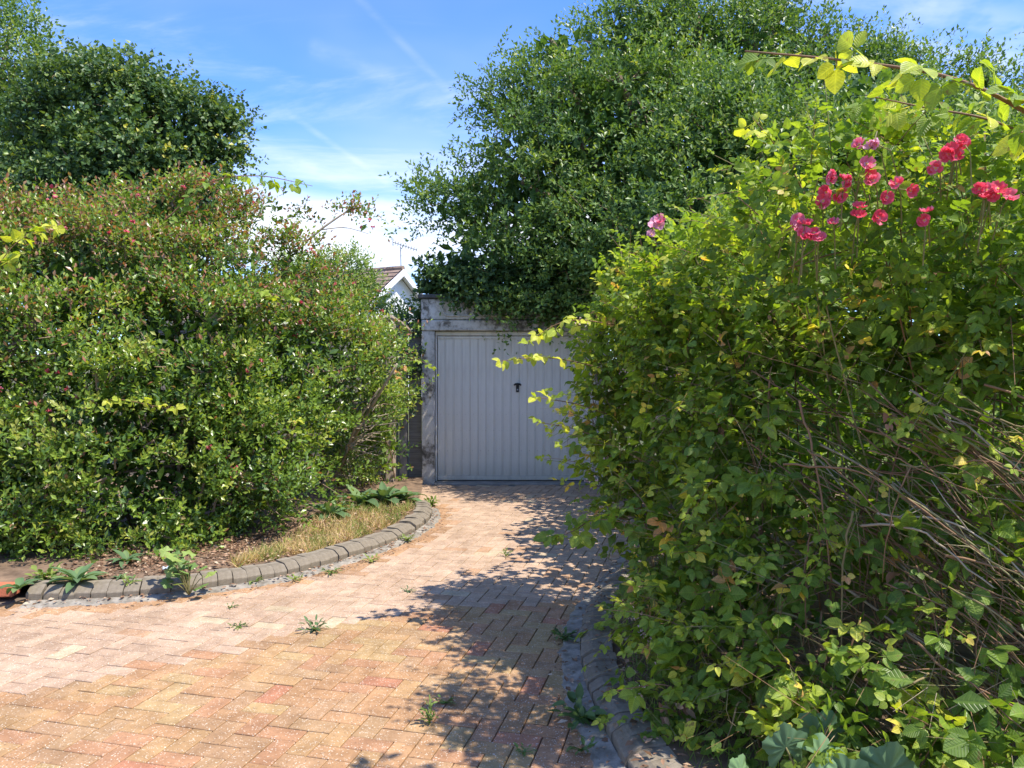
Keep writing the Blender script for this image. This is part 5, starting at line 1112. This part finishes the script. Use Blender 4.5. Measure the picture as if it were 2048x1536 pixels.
weed('flat small weed left of the grey spiky weed', gz(478, 1254, 0), 8, 0.06, 'weed', 0.3, (0.05, 0.25), width=0.5)
weed('small tuft of weed in the pink paving below the kerb', gz(463, 1216, 0), 6, 0.04, 'weed', 0.2, (0.1, 0.5))
weed('small dark weed in the pink paving towards the garage', gz(815, 1184, 0), 9, 0.05, 'grey', 0.2, (0.1, 0.7), width=0.45)
weed('upright pale weed standing at the edge of the shadow', gz(858, 1450, 0), 15, 0.045, 'weed', 0.8, (0.2, 1.0), 0.11)
weed('little seedling just right of the upright pale weed', gz(890, 1408, 0), 7, 0.05, 'weed', 0.45, (0.1, 0.6))
weed('weed in the shaded paving at the bottom edge', gz(1048, 1508, 0), 7, 0.045, 'weed', 0.4, (0.1, 0.6))
weed('grassy tuft in the paving between sun and shadow before the garage', gz(1012, 1114, 0), 12, 0.06, 'weed', 0.7, (0.5, 1.3), width=0.25)
weed('low weed patch in the gutter at the kerb bend', gz(662, 1146, 0.01), 16, 0.07, 'weed', 0.5, (0.05, 0.4), width=0.4)
weed('weed in the gutter near the kerb end by the garage', gz(862, 1012, 0.01), 18, 0.10, 'weed', 0.7, (0.3, 1.2))
weed('yellowing weed in the gutter below the kerb bend', gz(590, 1160, 0.01), 9, 0.06, 'weed', 0.85, (0.05, 0.5))
weed('green weed in the gutter right of the mallow weed', gz(508, 1166, 0.01), 11, 0.06, 'weed', 0.6, (0.1, 0.6))
weed('weed in the gutter halfway along the kerb sweep', gz(742, 1122, 0.01), 10, 0.065, 'weed', 0.75, (0.2, 0.8))
weed('weed in the gutter just before the kerb turns to the garage', gz(815, 1082, 0.01), 12, 0.07, 'weed', 0.7, (0.2, 0.8))
weed('dark leafy weed in the shaded gutter under the thicket', gz(1128, 1278, 0.01), 16, 0.075, 'weed', 0.15, (0.1, 0.6))
weed('broad dock-like weed lying over the gutter at the thicket foot', gz(1165, 1440, 0.01), 16, 0.13, 'weed', 0.2, (0.1, 0.7), width=0.7)
weed('sparse weed beside the dark kerb near the bottom edge', gz(1165, 1502, 0.01), 9, 0.06, 'weed', 0.3, (0.1, 0.6))
weed('leafy weed on the soil behind the kerb near the small mullein', gz(262, 1168), 10, 0.06, 'weed', 0.8, (0.2, 0.8))
weed('pale leafy weed left of the large mullein rosette', gz(92, 1160), 18, 0.12, 'weed', 0.75, (0.2, 0.9))

# grass strip behind the kerb, dry
def blades(name, label, pts, h, t, kind='stuff', lean=0.7):
    n = len(pts); d = unit(UP+lean*rng.normal(size=(n, 3))*np.array([1, 1, 0.2])); tpl = (np.array([[-0.5, 0, 0], [0.5, 0, 0], [0.3, 0.55, 0.02], [-0.3, 0.55, 0.02], [0, 1, 0.14]]), np.array([[0, 1, 2], [0, 2, 3], [3, 2, 4]]))
    V, F = place(tpl, pts, d, rdir(n), h, 0.055/np.maximum(h/0.10, 0.4)*0.9)
    o = obj(name, mesh_np(name, V, F, GREENS['grass'], np.repeat(t, 3))); tag(o, label, 'grass', None, 'stuff'); return o
s_all = arc(KL)[-1]; n = 12000
s_ = rng.uniform(0.30, 1.0, n)*s_all; base = at_s(KL, s_); tg = at_s(KL, np.minimum(s_+0.02, s_all))-at_s(KL, np.maximum(s_-0.02, 0)); tg /= np.linalg.norm(tg, axis=1)[:, None]
off = 0.205+rng.random(n)**1.3*np.interp(s_/s_all, [0.3, 0.5, 0.75, 1.0], [0.15, 0.5, 0.85, 0.9]); q = base+np.stack([-tg[:, 1], tg[:, 0]], 1)*off[:, None]
dn = sinnoise(np.c_[q, np.zeros(n)], 4.0, 3); ok = dn > -0.45+1.1*np.clip((off-0.45)/0.6, 0, 1)*rng.random(n); q, dn, s_ = q[ok], dn[ok], s_[ok]; n = len(q)
blades('dry_grass', 'strip of short dry straw-coloured grass behind the kerb', np.c_[q, np.full(n, 0.075)], 0.03+0.11*rng.random(n)**1.5, np.clip(0.60+0.22*rng.normal(size=n)-0.5*(sinnoise(np.c_[q, np.zeros(n)], 6.0, 8) > 0.25)*(rng.random(n) < 0.7)-0.3*(s_/s_all > 0.82), 0, 1))
n = 1100; s_ = rng.uniform(0.12, 0.75, n)*arc(KR)[-1]; base = at_s(KR, s_); tg = at_s(KR, s_+0.02)-at_s(KR, s_-0.02); tg /= np.linalg.norm(tg, axis=1)[:, None]; q = base+np.stack([-tg[:, 1], tg[:, 0]], 1)*(0.2+0.35*rng.random(n))[:, None]
blades('shade_grass', 'lank green grass in the shade between the thicket and the dark kerb', np.c_[q, np.full(n, 0.075)], rng.uniform(0.06, 0.15, n), np.clip(0.0+0.1*rng.random(n), 0, 1), lean=0.6)
# leaf litter and wood chip on the bed
n = 5200; s_ = rng.uniform(0.0, 1.0, n)*s_all; base = at_s(KL, s_); tg = at_s(KL, np.minimum(s_+0.02, s_all))-at_s(KL, np.maximum(s_-0.02, 0)); tg /= np.linalg.norm(tg, axis=1)[:, None]
q = base+np.stack([-tg[:, 1], tg[:, 0]], 1)*(0.2+rng.random(n)*0.9)[:, None]; pos = np.c_[q, 0.095+0.022*rng.random(n)]
V, F = place(LEAF2, pos, rdir(n)*np.array([1, 1, 0.25]), UP+0.5*rdir(n), rng.uniform(0.012, 0.045, n), 1.0)
tag(obj('leaf_litter', mesh_np('leaf_litter', V, F, GREENS['litter'], per_leaf(rng.random(n), LEAF2))), 'brown leaf litter and wood chips on the soil under the hedge', 'litter', None, 'stuff')
n = 420; s_ = rng.uniform(0.0, 1.0, n)*s_all; base = at_s(KL, s_); tg = at_s(KL, np.minimum(s_+0.02, s_all))-at_s(KL, np.maximum(s_-0.02, 0)); tg /= np.linalg.norm(tg, axis=1)[:, None]
q = base-np.stack([-tg[:, 1], tg[:, 0]], 1)*(0.01+rng.random(n)**2*0.22)[:, None]; pos = np.c_[q, 0.024+0.01*rng.random(n)]
V, F = place(LEAF2, pos, rdir(n)*np.array([1, 1, 0.1]), UP+0.5*rdir(n), rng.uniform(0.012, 0.04, n), 1.0)
tag(obj('gutter_litter', mesh_np('gutter_litter', V, F, GREENS['litter'], per_leaf(rng.random(n), LEAF2))), 'dry crumbled leaves lying in the gutter along the kerb', 'litter', None, 'stuff')
n = 900; sr_ = rng.uniform(0.1, 0.85, n)*arc(KR)[-1]; base = at_s(KR, sr_); tg = at_s(KR, sr_+0.02)-at_s(KR, sr_-0.02); tg /= np.linalg.norm(tg, axis=1)[:, None]
of_ = rng.uniform(-0.16, 0.30, n); q = base+np.stack([-tg[:, 1], tg[:, 0]], 1)*of_[:, None]; pos = np.c_[q, np.where(of_ < 0, 0.022, np.interp(of_, [0, 0.05, 0.06, 0.3], [0.075, 0.105, 0.108, 0.112]))+0.006*rng.random(n)]
V, F = place(LEAF4, pos, rdir(n)*np.array([1, 1, 0.15]), UP+0.35*rdir(n), 0.012+0.04*rng.random(n)**2, 1.1)
tag(obj('kerb_litter', mesh_np('kerb_litter', V, F, GREENS['litter'], per_leaf(rng.random(n), LEAF4))), 'fallen brown leaves scattered over the shaded dark kerb under the thicket', 'litter', None, 'stuff')
# broken red brick at the end of the kerb, scrap of plastic
M['redbrick'] = plain_mat('red_brick', (0.40, 0.11, 0.055), (0.52, 0.17, 0.085), 12, 0.9, 0.6)
mb = MB(); mb.box((-0.104, -0.052, -0.05), (0.104, 0.052, 0.092), 0.006); rb_ = mb.mesh('edging_brick', M['redbrick'])
for k_ in range(9): obj('edging_brick', rb_, kl_root, (-3.70-0.215*k_, 5.19+0.004*rng.normal(), 0.004*rng.normal()), (0, 0, 0.03*rng.normal()))
mb = MB(); mb.box((-0.11, -0.055, 0), (0.11, 0.055, 0.075), 0.008); tag(mb.build('brick', M['redbrick'], None, False, gz(0, 1190, 0.02), (0.03, 0.02, 0.12)), 'broken red brick lying at the end of the kerb', 'brick')
M['scrap'] = plain_mat('blue_plastic', (0.32, 0.40, 0.48), (0.45, 0.52, 0.58), 20, 0.4, 0.2)
V = []; F = []
for i in range(5):
    for j in range(4): V.append((i*0.022, j*0.02, 0.012*math.sin(i*1.9+j)+0.01*math.cos(j*2.3)))
for i in range(4):
    for j in range(3): a = i*4+j; F.append((a, a+1, a+5, a+4))
tag(obj('plastic_scrap', mesh_np('plastic_scrap', V, np.array(F), M['scrap'], None, True), None, gz(325, 1142, 0.115), (0.2, 0, 0.4)), 'crumpled scrap of blue-grey plastic on the soil behind the kerb', 'litter')
